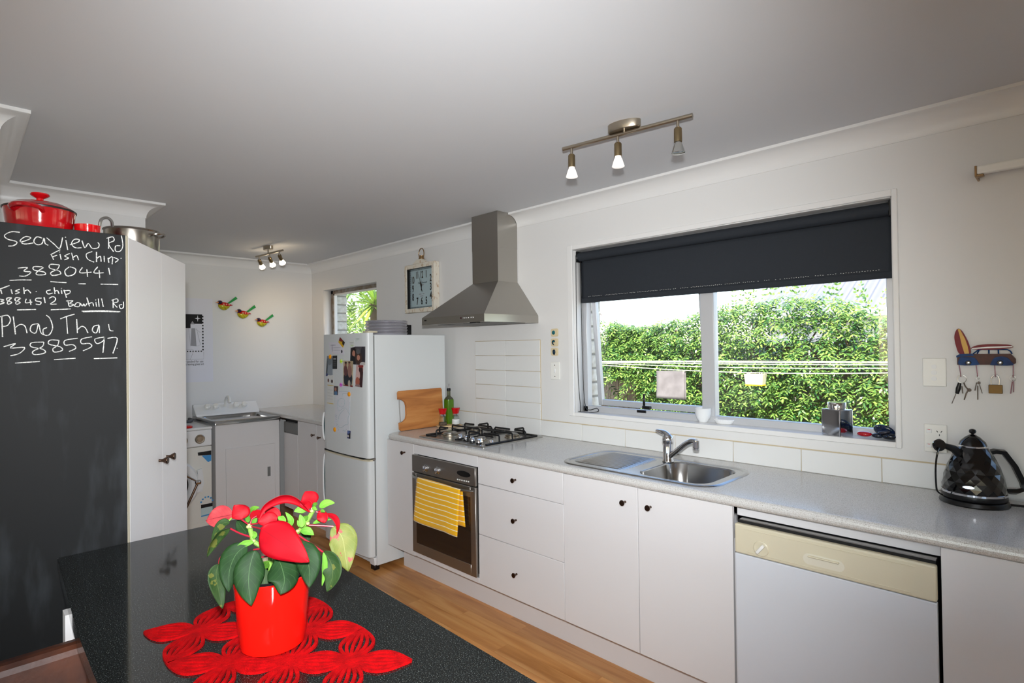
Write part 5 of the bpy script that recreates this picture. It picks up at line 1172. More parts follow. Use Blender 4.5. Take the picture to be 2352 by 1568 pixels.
leaf('green_leaf', [(1475, 825), (1560, 930), (1590, 1100), (1520, 1300)], 230, ml_mix, .01, .03, roll=-.25, shape=.5, cup=.3); leaf('green_leaf', [(1478, 825), (1495, 930), (1490, 1080), (1460, 1230)], 65, ml_yg, .018, .03, roll=.3, shape=.5)
leaf('green_leaf', [(1590, 520), (1700, 640), (1740, 850), (1770, 1055)], 330, ml_old, -.02, .0, roll=.1, shape=.40, cup=.15, wave=.12)
# ------------------------------------------------------------------ clock
m_oldwood = mat('distressed_cream_wood', C(226, 218, 202), .7, var=(46, C(176, 128, 74), (1, 1, .5), (.56, .70)), bump=(60, .4))
m_clockface = mat('clock_face', C(170, 190, 194), .6); m_rivet = mat('rivet', C(226, 214, 190), .35, .4); m_rust = mat('aged_metal_ring', C(150, 120, 84), .4, .7)
kx1, kyf = -.247, -.052; kx0 = PT(929, 660, 'y', kyf).x; kz0 = PT(960, 717, 'y', kyf).z; kz1 = PT(960, 605, 'y', kyf).z
ck_ = thing('wall_clock', 'distressed cream wooden wall clock with big numerals beside the range hood', 'clock', ((kx0+kx1)/2, 0, kz0))
fw = .033
b = B()
b.box(kx0, kx0+fw, kyf, -.001, kz0, kz1, .003, 1); b.box(kx1-fw, kx1, kyf, -.001, kz0, kz1, .003, 1); b.box(kx0+fw, kx1-fw, kyf, -.001, kz0, kz0+fw, .003, 1); b.box(kx0+fw, kx1-fw, kyf, -.001, kz1-fw, kz1, .003, 1)
xm_ = (kx0+kx1)/2
b.prism([(xm_-.085, kz1), (xm_+.085, kz1), (xm_+.055, kz1+.022), (xm_+.03, kz1+.034), (xm_-.03, kz1+.034), (xm_-.055, kz1+.022)], FR((0, kyf+.040, 0), (1, 0, 0), (0, 0, 1)), .040, .004); obj('frame', b, m_oldwood, ck_)
b = B(); b.box(kx0+fw, kx0+fw+.002, kyf+.004, -.024, kz0+fw, kz1-fw); b.box(kx1-fw-.002, kx1-fw, kyf+.004, -.024, kz0+fw, kz1-fw); b.box(kx0+fw+.002, kx1-fw-.002, kyf+.004, -.024, kz1-fw-.002, kz1-fw); obj('inner_bezel', b, m_black, ck_, smooth=False)
b = B(); b.box(kx0+fw-.002, kx1-fw+.002, -.024, -.004, kz0+fw-.002, kz1-fw+.002); fc = obj('face', b, m_clockface, ck_, smooth=False)
ZF = -.0245; FC = FR((0, ZF, 0), (1, 0, 0), (0, 0, 1)); fcx, fcz = xm_, (kz0+kz1)/2; hw, hh = (kx1-kx0)/2-fw, (kz1-kz0)/2-fw
b = B(); n = 40
for k in range(n):
    u = -hw+2*hw*(k+.2)/n; b.box(fcx+u, fcx+u+hw*.9/n, ZF-.0005, ZF, fcz+hh-.014, fcz+hh-.004); b.box(fcx+u, fcx+u+hw*.9/n, ZF-.0005, ZF, fcz-hh+.004, fcz-hh+.014)
    v = -hh+2*hh*(k+.2)/n; b.box(fcx-hw+.004, fcx-hw+.016, ZF-.0005, ZF, fcz+v, fcz+v+hh*1.2/n); b.box(fcx+hw-.016, fcx+hw-.004, ZF-.0005, ZF, fcz+v, fcz+v+hh*1.2/n)
obj('minute_track', b, m_black, fc, smooth=False)
for i, s in enumerate(['12', '1', '2', '3', '4', '5', '6', '7', '8', '9', '10', '11']):
    a = i*PI/6; ux, uz = math.sin(a), math.cos(a); k = min((hw-.046)/max(abs(ux), 1e-6), (hh-.054)/max(abs(uz), 1e-6))
    if s in ('1', '11', '5', '7'): ux, k = ux*1.0, k*1.0
    text('numeral', s, .078, m_black, fc, FC @ TR(fcx+ux*k, fcz+uz*k, .0006), sx=.60 if len(s) == 1 else .52, bold=.0018)
text('face_lettering', 'Claire Bernard', .020, mat('faded_print', C(84, 92, 96), .7), fc, FC @ TR(fcx+.01, fcz+.042, .0005)); 
for u, v, w in ((.012, .024, .030), (-.02, -.046, .030), (.022, -.046, .022), (.0, -.062, .040)):     # small print too faint to read
    b = B(); b.box(fcx+u-w/2, fcx+u+w/2, ZF-.0005, ZF, fcz+v-.003, fcz+v+.003); obj('small_print', b, m_grey, fc, smooth=False)
def hand(ang_, ln, w):
    b = B(); M = FC @ TR(fcx, fcz, .003) @ Matrix.Rotation(-ang_, 4, 'Z')
    b.prism([(-w*.5, -ln*.25), (w*.5, -ln*.25), (w*.35, 0), (w, ln*.35), (w*.25, ln*.5), (0, ln), (-w*.25, ln*.5), (-w, ln*.35), (-w*.35, 0)], M, .0015); return obj('clock_hand', b, m_black, ck_)
hand(math.radians(-17), .115, .007); hand(math.radians(-3), .075, .010)
rv = [(kx0+.02, z) for z in (kz0+.02, kz0+.09, kz0+.17, kz1-.12, kz1-.02)]+[(kx1-.02, z) for z in (kz0+.02, kz0+.12, kz1-.12, kz1-.02)]+[(x, kz0+.02) for x in (xm_-.06, xm_+.06)]+[(x, kz1-.02) for x in (xm_-.06, xm_+.06)]
for x, z in rv:
    b = B(); b.lathe([(.008, 0), (.007, .004), (.003, .006), (0, .0065)], Matrix.Translation((x, kyf, z)) @ Matrix.Rotation(PI/2, 4, 'X'), 12, cap=False); obj('rivet', b, m_rivet, ck_)
b = B(); b.lathe([(0, 0), (.020, 0), (.022, .012), (.016, .024), (.018, .034), (0, .036)], TR(xm_, kyf+.028, kz1+.030), 16); kn = obj('crown', b, m_rust, ck_)
b = B(); b.tube([Vector((xm_+.034*math.cos(a), kyf+.028, kz1+.078+.042*math.sin(a))) for a in [2*PI*i/24 for i in range(24)]], .0036, 8, closed=True); obj('ring', b, m_rust, kn)

# ------------------------------------------------------------------ things on the worktop by the fridge
m_bamboo = wood('bamboo_board', C(150, 88, 40), C(186, 120, 60), C(206, 146, 84), .5, axis=1)
M = FR((-.068, -.498, .9015), (0, 1, 0), (-.075, 0, 1))
cbd = thing('chopping_board', 'bamboo chopping board with steel rod handle leaning on the fridge', 'chopping board', (-.068, -.31, .9))
b = B(); b.prism([(.012, 0), (0, .012), (0, .055), (.035, .059), (.055, .075), (.063, .10), (.064, .165), (.057, .19), (.040, .206), (0, .212), (0, .256), (.010, .268), (.360, .268), (.370, .258), (.370, .010), (.360, 0)], M, .019, .003); obj('board', b, m_bamboo, cbd)
b = B(); b.tube([M @ Vector((.012, .05, .009)), M @ Vector((.012, .215, .009))], .0035, 8); obj('rod_handle', b, m_steel, cbd)
qp, qs, qo = PT(1017, 976, 'z', .914), PT(1047, 974, 'z', .914), PT(1031.5, 960, 'y', -.085)
d = (qs-qp); d.z = 0; e = d.normalized(); mid = (qp+qs)/2; nrm = Vector((-e.y, e.x, 0))
b = B(); b.box(-.085, .085, -.042, .050, .9012, .913, .003, 2, FR((mid.x, mid.y, 0), e, nrm)); single('trivet_board', b, wood('pale_board', C(206, 172, 120), C(222, 190, 140), C(232, 204, 160), .5), 'small pale wooden board under the salt and pepper mills', 'board')
m_pepper = mat('peppercorns', C(60, 46, 38), .8, var=(300, C(130, 110, 90)), bump=(300, 1)); m_salt = mat('coarse_salt', C(240, 240, 240), .7, bump=(300, .8))
for q, fill, lb, h in ((qp, m_pepper, 'red-topped glass mill with peppercorns on the small board', .020), (qs, m_salt, 'red-topped glass mill with white salt on the small board', .038)):
    q = q - (CAM-q).normalized()*Vector((1, 1, 0)).length*.0; ml = thing('spice_mill', lb, 'mill', (q.x, q.y, .9135)); M = TR(q.x, q.y, .9135)
    b = B(); b.lathe([(0, 0), (.028, 0), (.030, .004), (.029, .02), (.022, .058), (.0215, .066)], M, 24, cap=False); obj('jar', b, m_clear, ml)
    b = B(); b.lathe([(0, .003), (.0272, .003), (.0282, .006), (.0278, h*.6), (.0265-.0, h), (0, h+.002)], M, 24, cap=False); obj('contents', b, fill, ml)
    b = B(); b.lathe([(.0, .064), (.0225, .064), (.0235, .066), (.0235, .078), (.0, .078)], M, 24); obj('collar', b, m_chrome, ml)
    b = B(); b.lathe([(0, .078), (.0215, .078), (.030, .112), (.0305, .117), (.028, .119), (0, .118)], M, 24); obj('cap', b, m_redenamel, ml)
bo = thing('oil_bottle', 'tall square oil bottle of green oil with steel pourer', 'bottle', (qo.x, qo.y, .9))
bxo, byo = qo.x, qo.y
def sq(r, z, c=.4):
    return [Vector((bxo+x, byo+y, z)) for x, y in rrect(-r, r, -r, r, r*c, 4)]
m_oil = mat('green_oil', C(96, 146, 22), .12, tr=.35, ior=1.47); m_bglass = mat('bottle_neck_glass', C(120, 124, 96), .05, tr=.6)
b = B(); b.rings([sq(.026, .9012), sq(.028, .904), sq(.028, 1.075), sq(.027, 1.085)]); obj('oil', b, m_oil, bo)
b = B(); b.rings([sq(.027, 1.085), sq(.024, 1.095, .6), sq(.014, 1.108, .98), sq(.0125, 1.112, .98), sq(.0125, 1.150, .98)]); obj('neck', b, m_bglass, bo)
b = B(); b.lathe([(0, 1.146), (.014, 1.146), (.0145, 1.152), (.0145, 1.162), (.009, 1.166), (0, 1.166)], TR(bxo, byo, 0), 18); obj('stopper', b, m_black, bo)
b = B(); b.tube([(bxo, byo, 1.164), (bxo, byo, 1.180), (bxo+.004, byo, 1.198)], [.0055, .005, .004], 10); obj('pourer', b, m_chrome, bo)

# ------------------------------------------------------------------ switches, sockets, plaques
def plate(name, label, px0, py0, px1, py1, cat, bev=.003):
    a, c = PT(px0, py0, 'y', -.005), PT(px1, py1, 'y', -.005)
    t = thing(name, label, cat, ((a.x+c.x)/2, 0, min(a.z, c.z)))
    b = B(); b.box(a.x, c.x, -.009, -.0002, c.z, a.z, bev, 2); obj('plate', b, m_whiteplastic, t)
    return t, a.x, c.x, c.z, a.z
t, x0, x1, z0, z1 = plate('light_switch', 'narrow white single switch under the three teal plaques', 1265, 831, 1286, 871.5, 'switch')
xc, zc = (x0+x1)/2, (z0+z1)/2
b = B(); b.box(xc-.006, xc+.006, -.0135, -.008, zc-.012, zc+.012, .002, 1); obj('rocker', b, m_white, t)
for dz in (-.034, .034):
    b = B(); b.lathe([(.0035, 0), (.003, .0012), (0, .0015)], Matrix.Translation((xc, -.009, zc+dz)) @ Matrix.Rotation(PI/2, 4, 'X'), 10, cap=False); obj('screw', b, m_bronze, t)
t, x0, x1, z0, z1 = plate('light_switch', 'white three-button switch plate right of the sink window', 2118.5, 822, 2174.5, 888, 'switch')
for py in (842, 855.5, 869.5):
    q = PT(2145.5, py, 'y', -.009); b = B(); b.prism(rrect(q.x-.008, q.x+.008, q.z-.0085, q.z+.0085, .007, 5), FR((0, -.009, 0), (1, 0, 0), (0, 0, 1)), .0025, .0008); obj('rocker', b, m_white, t)
t, x0, x1, z0, z1 = plate('power_socket', 'white double power socket behind the kettle spout', 2122, 972.5, 2176.5, 1041, 'socket')
for py in (989, 1022):
    q = PT(2134, py, 'y', -.009); b = B(); b.box(q.x-.008, q.x+.008, -.0125, -.008, q.z-.0075, q.z+.0075, .001, 1); rk_ = obj('rocker', b, m_white, t)
    b = B(); b.box(q.x-.004, q.x+.004, -.0129, -.0124, q.z+.004, q.z+.0058); obj('red_mark', b, m_red, rk_, smooth=False)
    q = PT(2157.5, py+5, 'y', -.009)
    for dx, dz, a in ((-.0065, .005, .6), (.0065, .005, -.6), (0, -.008, 0)):
        b = B(); b.box(-.0012, .0012, -.0096, -.0085, -.0035, .0035, 0, 1, Matrix.Translation((q.x+dx, 0, q.z+dz)) @ Matrix.Rotation(-a, 4, 'Y')); obj('pin_slot', b, m_black, t, smooth=False)
m_plq = mat('cream_clay', C(216, 200, 164), .6); m_teal2 = mat('teal_glaze', C(10, 96, 104), .08, coat=.5); m_navy = mat('blue_green_glaze', C(8, 40, 58), .08, coat=.5)
GPQ = 'clay plaques beside the sink window'
for i, (py, lb) in enumerate(((763.5, 'cream clay plaque with round teal cabochon, top of three'), (786, 'cream clay plaque with curled dark hook motif, middle of three'), (807.5, 'cream clay plaque with dark teal oval, lowest of three'))):
    q = PT(1273.5, py, 'y', -.008); p_ = thing('clay_plaque', lb, 'plaque', (q.x, 0, q.z-.024), group=GPQ)
    F = FR((q.x, -.0005, q.z), (1, 0, .03-.02*i), (0.0, 0, 1))
    b = B(); b.prism(rrect(-.028, .028, -.024, .024, .010, 4), F, .012, .004); obj('tablet', b, m_plq, p_)
    F2 = TR(0, -.012, 0) @ F
    if i == 0: obj('cabochon', dome(ell(-.004, 0, .013, .013, 20), .007, F2, (-.004, 0)), m_teal2, p_, ang=70)
    elif i == 2: obj('cabochon', dome([(.0115*math.cos(a)*(1 if math.sin(a) > 0 else 1.0), (.015 if math.sin(a) > 0 else .020)*math.sin(a)) for a in [2*PI*k/20 for k in range(20)]], .007, F2, (0, 0)), m_navy, p_, ang=70)
    else:
        b = B(); b.tube([F2 @ Vector((u, v, .002)) for u, v in ((-.001, .001), (.004, .003), (.006, .008), (0, .012), (-.008, .009), (-.011, 0), (-.008, -.009), (-.001, -.014), (.002, -.018))], [.002, .003, .0035, .004, .0045, .0045, .004, .003, .001], 8); obj('hook_motif', b, m_navy, p_)
        b = B(); b.lathe([(0, 0), (.005, 0), (.004, .004), (0, .0045)], F2 @ TR(-.001, .005, 0), 12); obj('cabochon', b, m_teal2, p_)
# curtain rod
a, c = PT(2243, 392, 'y', -.07), PT(2352, 377, 'y', -.07)
rd = thing('curtain_rod', 'white curtain rod with worn end above the keys', 'curtain rod', (a.x+.4, -.06, a.z))
b = B(); b.box(a.x, a.x+1.9, -.086, -.060, a.z-.016, a.z+.014, .006, 3); obj('rod', b, m_whiteplastic, rd)
b = B(); b.box(a.x-.004, a.x+.002, -.087, -.002, a.z-.024, a.z+.014, .001, 1); b.box(a.x, a.x+.02, -.085, -.06, a.z-.024, a.z-.017, .001, 1); obj('bracket', b, m_rust, rd)

# ------------------------------------------------------------------ things on the window sill
zs = W1[2]+.0045
q = PT(1609, 970, 'z', zs); M = TR(q.x, q.y+.03, zs)
b = B(); b.lathe([(0, 0), (.020, 0), (.022, .003), (.034, .022), (.039, .045), (.0395, .066), (.041, .069), (.039, .0705), (.036, .066), (.035, .046), (.030, .022), (.0, .008)], M, 36, cap=False); single('white_bowl', b, m_white, 'small deep white bowl on the window sill', 'bowl')
qd_ = PT(1657, 974, 'z', zs); M = TR(qd_.x, qd_.y+.03, zs); b = B(); b.lathe([(0, 0), (.036, 0), (.046, .010), (.049, .021), (.046, .023), (.040, .012), (0, .010)], M, 36, sy=.62, cap=False); sd_ = thing('soap_dish', 'low oval white ribbed soap dish on the window sill', 'soap dish', (qd_.x, qd_.y+.03, zs)); obj('dish', b, m_white, sd_)
b = B()
for k in range(40):
    a = 2*PI*k/40; b.tube([M @ Vector((.0395*math.cos(a), .62*.0395*math.sin(a), .004)), M @ Vector((.050*math.cos(a+.12), .62*.050*math.sin(a+.12), .021))], .0012, 5)
obj('basket_ribs', b, m_white, sd_)
ca = thing('steel_canister', 'square polished steel canister with round lid on the sill', 'canister', (2.41, .03, zs))
c0, c1 = PT(1887, 997, 'z', zs), PT(1928, 1004, 'z', zs)
M = FR((c0.x, c0.y, zs), (c1.x-c0.x, c1.y-c0.y, 0), (-(c1.y-c0.y), c1.x-c0.x, 0)); wd_ = .092
b = B(); b.box(0, wd_, 0, .072, 0, .112, .004, 2, M); obj('can', b, m_chrome, ca)
b = B(); b.lathe([(0, .112), (.033, .112), (.033, .117), (.0355, .118), (.0355, .138), (.034, .140), (0, .1405)], M @ TR(wd_/2, .036, 0), 32); obj('lid', b, m_chrome, ca)
def stone(name, px, py, rx, ry, rz, m, label, rot=(0, 0, 0), z=None, yb=.02):
    q = PT(px, py, 'y', yb) if z is None else PT(px, py, 'z', z)
    M = Matrix.Translation(q) @ Matrix.Rotation(rot[2], 4, 'Z') @ Matrix.Rotation(rot[0], 4, 'X') @ Matrix.Rotation(rot[1], 4, 'Y') @ Matrix.Diagonal((rx, ry, rz, 1))
    b = B(); b.lathe([(math.sin(PI*i/12)**.8 if 0 < i < 12 else 0, -math.cos(PI*i/12)) for i in range(13)], M, 24, cap=False)
    return single(name, b, m, label, 'stone', 'painted stones on the sill', ang=80, org=q)
m_st = ramp_mat('dot_painted_stone', 'voronoi', [(.0, C(60, 120, 190)), (.16, C(40, 90, 160)), (.22, C(20, 24, 34)), (1, C(18, 20, 28))], 170, .25)
m_st2 = ramp_mat('sun_painted_stone', 'voronoi', [(.0, C(226, 150, 40)), (.14, C(120, 160, 60)), (.22, C(22, 40, 74)), (1, C(18, 24, 40))], 150, .25)
stone('red_stone', 1985.5, 996, .0265, .018, .0105, mat('red_gloss_stone', C(170, 10, 28), .08, coat=.6), 'smooth red stone on the sill between canister and dark stones', yb=.015)
stone('painted_stone', 2031, 989, .040, .030, .013, m_st2, 'largest dark stone with painted sun pattern, leaning in the corner', (-.95, .25, 0), yb=.05)
stone('painted_stone', 2016, 1000, .021, .015, .0095, m_st, 'small dark dotted stone beside the red stone', yb=.01); stone('painted_stone', 2043, 1002, .026, .017, .012, m_st, 'dark stone with blue dots at the sill corner', yb=.008); stone('painted_stone', 2030, 993, .022, .013, .007, mat('plain_dark_stone', C(44, 42, 52), .3), 'thin plain dark stone resting on two dotted stones', (0, -.2, 0), yb=.010)

# ------------------------------------------------------------------ kettle
kc = Vector((2.893, -.128)); kt = thing('kettle', 'black faceted electric kettle with chrome bands at the worktop end', 'kettle', (kc.x, kc.y, .9))
M = TR(kc.x, kc.y, .9005) @ Matrix.Diagonal((1.03, 1.03, .93, 1)); m_kb = mat('gloss_black', C(8, 8, 10), .06, coat=.3)
b = B(); b.lathe([(0, 0), (.092, 0), (.094, .004), (.090, .016), (.084, .020), (0, .020)], M, 40); obj('power_base', b, m_black, kt)
b = B(); b.lathe([(0, .021), (.086, .021), (.088, .026), (.087, .038), (0, .038)], M, 40); obj('lower_band', b, m_black, kt)
b = B(); b.lathe([(.087, .038), (.0885, .039), (.0885, .046), (.086, .047)], M, 40, cap=False); obj('chrome_band', b, m_chrome, kt)
b = B(); NS, NR_ = 18, 9; rg = []
for k in range(NR_+1):
    t = k/NR_; z = .047+t*.160; r = .086-.005*t-.042*t**1.9
    rg.append([b.bm.verts.new(M @ Vector((r*(1+.012*(k % 2))*math.cos(2*PI*(i+.5*(k % 2))/NS), r*(1+.012*(k % 2))*math.sin(2*PI*(i+.5*(k % 2))/NS), z))) for i in range(NS)])
for k in range(NR_):
    for i in range(NS):
        a, c = rg[k], rg[k+1]; j = (i+1) % NS
        if k % 2 == 0: b.bm.faces.new((a[i], a[j], c[i])); b.bm.faces.new((a[j], c[j], c[i]))
        else: b.bm.faces.new((a[i], c[j], c[i])); b.bm.faces.new((a[i], a[j], c[j]))
obj('faceted_body', b, m_kb, kt, smooth=False)
b = B(); b.lathe([(.038, .206), (.041, .207), (.041, .211), (.037, .213)], M, 36, cap=False); obj('chrome_band', b, m_chrome, kt)
b = B(); b.lathe([(.0385, .212), (.034, .226), (.020, .242), (.008, .251), (0, .253)], M, 36, cap=False); ld = obj('lid', b, m_kb, kt)
b = B(); b.lathe([(.003, .249), (.004, .254), (.0085, .257), (.0105, .263), (.0085, .269), (.004, .272), (0, .2725)], M, 18, cap=False); obj('lid_knob', b, m_kb, ld)
KD = (Vector((kc.x, kc.y, 1.02))-CAM).dot(FWD)
kp = lambda px, py, o=0: PD(px, py, KD+o)
b = B(); b.tube([kp(2255, 1042), kp(2285, 1036), kp(2305, 1038), kp(2330, 1070), kp(2349, 1108), kp(2352, 1124), kp(2335, 1129), kp(2300, 1128)], [.009, .010, .011, .011, .011, .011, .010, .009], 4); obj('handle', b, m_black, kt, ang=60)
b = B(); b.tube([kp(2212, 1050), kp(2190, 1030), kp(2172, 1024), kp(2160, 1024)], [.016, .013, .010, .0085], 10); sp_ = obj('spout', b, m_black, kt)
ctr = kp(2157, 1022, -.004); b = B(); b.lathe([(0, -.008), (.019, -.007), (.0215, 0), (.019, .006), (0, .007)], Matrix.Translation(ctr) @ (-FWD).to_track_quat('Z', 'Y').to_matrix().to_4x4(), 24); obj('spout_disc', b, m_kb, sp_)
b = B(); b.tube(spline([kp(2158, 1028, -.014), kp(2152, 1045, -.014), kp(2149, 1075, -.012), kp(2150, 1110, -.008), kp(2153, 1127, -.004), kp(2164, 1136, 0)], 4), .0028, 8); obj('side_rod', b, m_kb, kt)
dirc = (Vector((CAM.x, CAM.y))-kc).normalized(); q = kp(2224.5, 1109); ang_ = math.atan2(dirc.y, dirc.x); ctr = Vector((kc.x, kc.y, q.z))+Vector((dirc.x, dirc.y, 0))*.0872
n_ = Vector((dirc.x, dirc.y, .18)).normalized(); u_ = Vector((-dirc.y, dirc.x, 0)); off = (q-ctr).dot(u_); ctr += u_*off
F = FR(ctr, u_, n_.cross(u_)); b = B(); b.prism(ell(0, 0, .0155, .0045, 24), F, .0022, .0006); bg_ = obj('badge', b, m_chrome, kt)
text('badge_lettering', 'DeLonghi', .0062, m_lblk, bg_, F @ TR(0, 0, .0024), ext=.0001)
b = B(); b.tube(spline([(kc.x+.088, kc.y+.01, .908), (kc.x+.14, kc.y+.03, .906), (kc.x+.22, kc.y+.05, .905), (kc.x+.35, kc.y+.06, .905)], 4), .004, 8); obj('power_cord', b, m_black, kt)

# ------------------------------------------------------------------ key rack and keys
def kr(x, y, d=-.010): return PT(2180+x/7.84, 740+y/7.84, 'y', d)
def kpoly(pts, y0, th, sm=0):
    if sm: pts = [(q.x, q.y) for q in spline(list(pts)+[pts[0]], sm)][:-1]
    b = B(); P = [kr(*p, y0) for p in pts]; b.rings([[p for p in P], [p+Vector((0, -th, 0)) for p in P]]); return b
qk = kr(650, 780); rk_ = thing('key_rack', 'painted wooden car key rack with two surfboards on the wall', 'key rack', (qk.x, 0, qk.z))
m_woody = mat('woody_panels', C(78, 32, 20), .5, var=(60, C(60, 24, 14))); m_carblue = mat('car_blue', C(18, 66, 122), .4, spec=.2, var=(40, C(12, 44, 92))); m_maroon = mat('board_maroon', C(116, 8, 28), .3, spec=.2); m_yel = mat('board_yellow', C(196, 146, 26), .3); m_pinkmetal = mat('hook_metal', C(170, 130, 140), .35, .6)
obj('car_body', kpoly([(150, 605), (430, 568), (1110, 565), (1160, 610), (1205, 660), (1205, 735), (1150, 762), (155, 762)], -.001, .012), m_woody, rk_, smooth=False)
b = B(); b.tube([kr(*p, -.007) for p in ((430, 568), (520, 500), (600, 488), (1050, 490), (1105, 520), (1135, 568))], .0022, 6)
for p0, p1 in (((505, 565), (535, 505)), ((715, 565), (715, 492)), ((890, 565), (885, 492))): b.tube([kr(*p0, -.007), kr(*p1, -.007)], .0024, 6)
obj('cabin_frame', b, m_carblue, rk_)
obj('bonnet', kpoly([(138, 600), (200, 570), (430, 562), (462, 605), (300, 612), (140, 630)], -.001, .014), m_carblue, rk_, smooth=False)
obj('fender', kpoly([(190, 660), (240, 622), (400, 625), (480, 645), (535, 720), (535, 765), (200, 765)], -.001, .017, 3), m_carblue, rk_, smooth=False); obj('fender', kpoly([(755, 745), (795, 665), (860, 625), (960, 612), (1060, 640), (1120, 700), (1150, 772), (775, 770)], -.001, .017, 3), m_carblue, rk_, smooth=False)
for cx_ in (345, 918):
    q = kr(cx_, 728, -.018); Mw = Matrix.Translation(q) @ Matrix.Rotation(PI/2, 4, 'X'); b = B(); b.lathe([(0, -.015), (.0085, -.015), (.0085, .001), (.007, .003), (0, .003)], Mw, 20); w_ = obj('wheel', b, m_black, rk_)
    b = B(); b.lathe([(.0045, .003), (.004, .0045), (0, .0055)], Mw, 14, cap=False); obj('hub_cap', b, m_chrome, w_)
sb = obj('surfboard', kpoly([(150, 120), (185, 115), (240, 160), (310, 275), (365, 400), (390, 565), (200, 572), (130, 430), (100, 280), (115, 180)], -.001, .009, 4), m_maroon, rk_, smooth=False); obj('board_stripe', kpoly([(155, 122), (195, 125), (290, 300), (335, 430), (360, 563), (280, 567), (235, 430), (185, 220)], -.010, .0012), m_yel, sb, smooth=False)
sb = obj('surfboard', kpoly([(390, 462), (500, 415), (700, 392), (900, 392), (1080, 402), (1150, 430), (1125, 460), (900, 485), (650, 490), (430, 482)], -.001, .010, 4), m_maroon, rk_, smooth=False); obj('board_stripe', kpoly([(400, 464), (700, 440), (1140, 428), (1142, 446), (700, 466), (420, 480)], -.011, .0012), m_white, sb, smooth=False)
for x, y, x2, y2 in ((180, 765, 215, 972), (487, 770, 515, 972), (820, 770, 835, 975), (1157, 770, 1155, 982)):
    b = B(); a_, c_ = kr(x, y, -.006), kr(x2, y2, -.006); b.tube([a_, a_.lerp(c_, .9), c_+Vector((0, -.004, -.001)), c_+Vector((0, -.009, .001)), c_+Vector((0, -.010, .006))], .0016, 8); obj('hook', b, m_pinkmetal, rk_)
def ring3(b, x, y, r, t=.0009, d=-.012): b.tube([kr(x+r*math.cos(a), y+r*.85*math.sin(a), d) for a in [2*PI*k/20 for k in range(20)]], t, 6, closed=True)
def key_blade(b, p0, p1, w=.0022): b.tube([kr(*p0, -.010), kr(*p1, -.010)], w, 6)
m_key = mat('worn_key_metal', C(128, 118, 108), .45, .9)
k1 = thing('key_bunch', 'car key bunch with black fob on the first hook of the rack', 'keys', tuple(kr(225, 1465)), group='keys on the rack')
b = B(); ring3(b, 225, 1020, 85); ring3(b, 235, 1022, 78); obj('key_ring', b, m_steel, k1)
b = B(); f_ = [kr(190, 1090, -.010), kr(165, 1190, -.010), kr(140, 1285, -.010)]; b.tube(f_, [.005, .0078, .0055], 10); obj('key_fob', b, m_black, k1)
b = B(); key_blade(b, (120, 1290), (50, 1462), .0014); key_blade(b, (310, 1270), (272, 1395), .0022); key_blade(b, (230, 1150), (245, 1280), .0018); q = kr(362, 1218, -.010); b.lathe([(0, -.001), (.0065, -.001), (.0065, .001), (0, .001)], Matrix.Translation(q) @ Matrix.Rotation(PI/2+.25, 4, 'X'), 18); b.tube([kr(262, 1085, -.01), kr(290, 1150, -.01), kr(345, 1215, -.01), kr(310, 1275, -.01)], .0024, 6); obj('key', b, m_key, k1)
k2 = thing('key_bunch', 'three small keys on a ring on the second hook of the rack', 'keys', tuple(kr(515, 1390)), group='keys on the rack')
b = B(); ring3(b, 515, 1000, 28); ring3(b, 505, 1060, 26); obj('key_ring', b, m_steel, k2); b = B(); key_blade(b, (495, 1070), (465, 1228), .0016); key_blade(b, (515, 1140), (516, 1392), .0018); key_blade(b, (545, 1120), (597, 1278), .0012); q = kr(535, 1090, -.01); b.lathe([(0, -.0008), (.005, -.0008), (.005, .0008), (0, .0008)], Matrix.Translation(q) @ Matrix.Rotation(PI/2+.25, 4, 'X'), 14); obj('key', b, m_key, k2)
k3 = thing('padlock', 'brass padlock hanging open-shackled from the third hook', 'padlock', tuple(kr(840, 1285)))
b = B(); p0, p1 = kr(712, 1120, -.006), kr(968, 1285, -.006); b.box(p0.x, p1.x, -.016, -.004, p1.z, p0.z, .0015, 2); obj('lock_body', b, mat('brass', C(112, 88, 54), .5, .9), k3)
b = B(); b.tube(spline([kr(757, 1125, -.010), kr(757, 1020, -.010), kr(785, 965, -.010), kr(830, 950, -.010), kr(878, 968, -.010), kr(902, 1020, -.010), kr(902, 1125, -.010)], 4), .0021, 10); obj('shackle', b, m_chrome, k3)
k3['label'] = 'brass padlock hanging by its steel shackle from the third hook'
k4 = thing('key_bunch', 'two thin keys on a ring on the fourth hook of the rack', 'keys', tuple(kr(1150, 1285)), group='keys on the rack')
b = B(); ring3(b, 1148, 1012, 55); obj('key_ring', b, m_steel, k4); b = B(); key_blade(b, (1142, 1035), (1107, 1285), .0018); key_blade(b, (1160, 1050), (1160, 1258), .0016); obj('key', b, m_pinkmetal, k4)
# ------------------------------------------------------------------ the yard beyond the window
GZ = -.35
m_grass = mat('lawn', C(112, 110, 96), .95, var=(3, C(134, 130, 114)))
b = B(); b.box(-14, 12, .25, 22, GZ-.1, GZ); struct('ground', b, m_grass, smooth=False)
b = B(); b.box(-14, -2.6, -10, .25, GZ-.1, GZ); b.box(6.2, 14, -10, .25, GZ-.1, GZ); b.box(-2.6, 6.2, -14, -6.1, GZ-.1, GZ); struct('ground', b, m_grass, smooth=False)
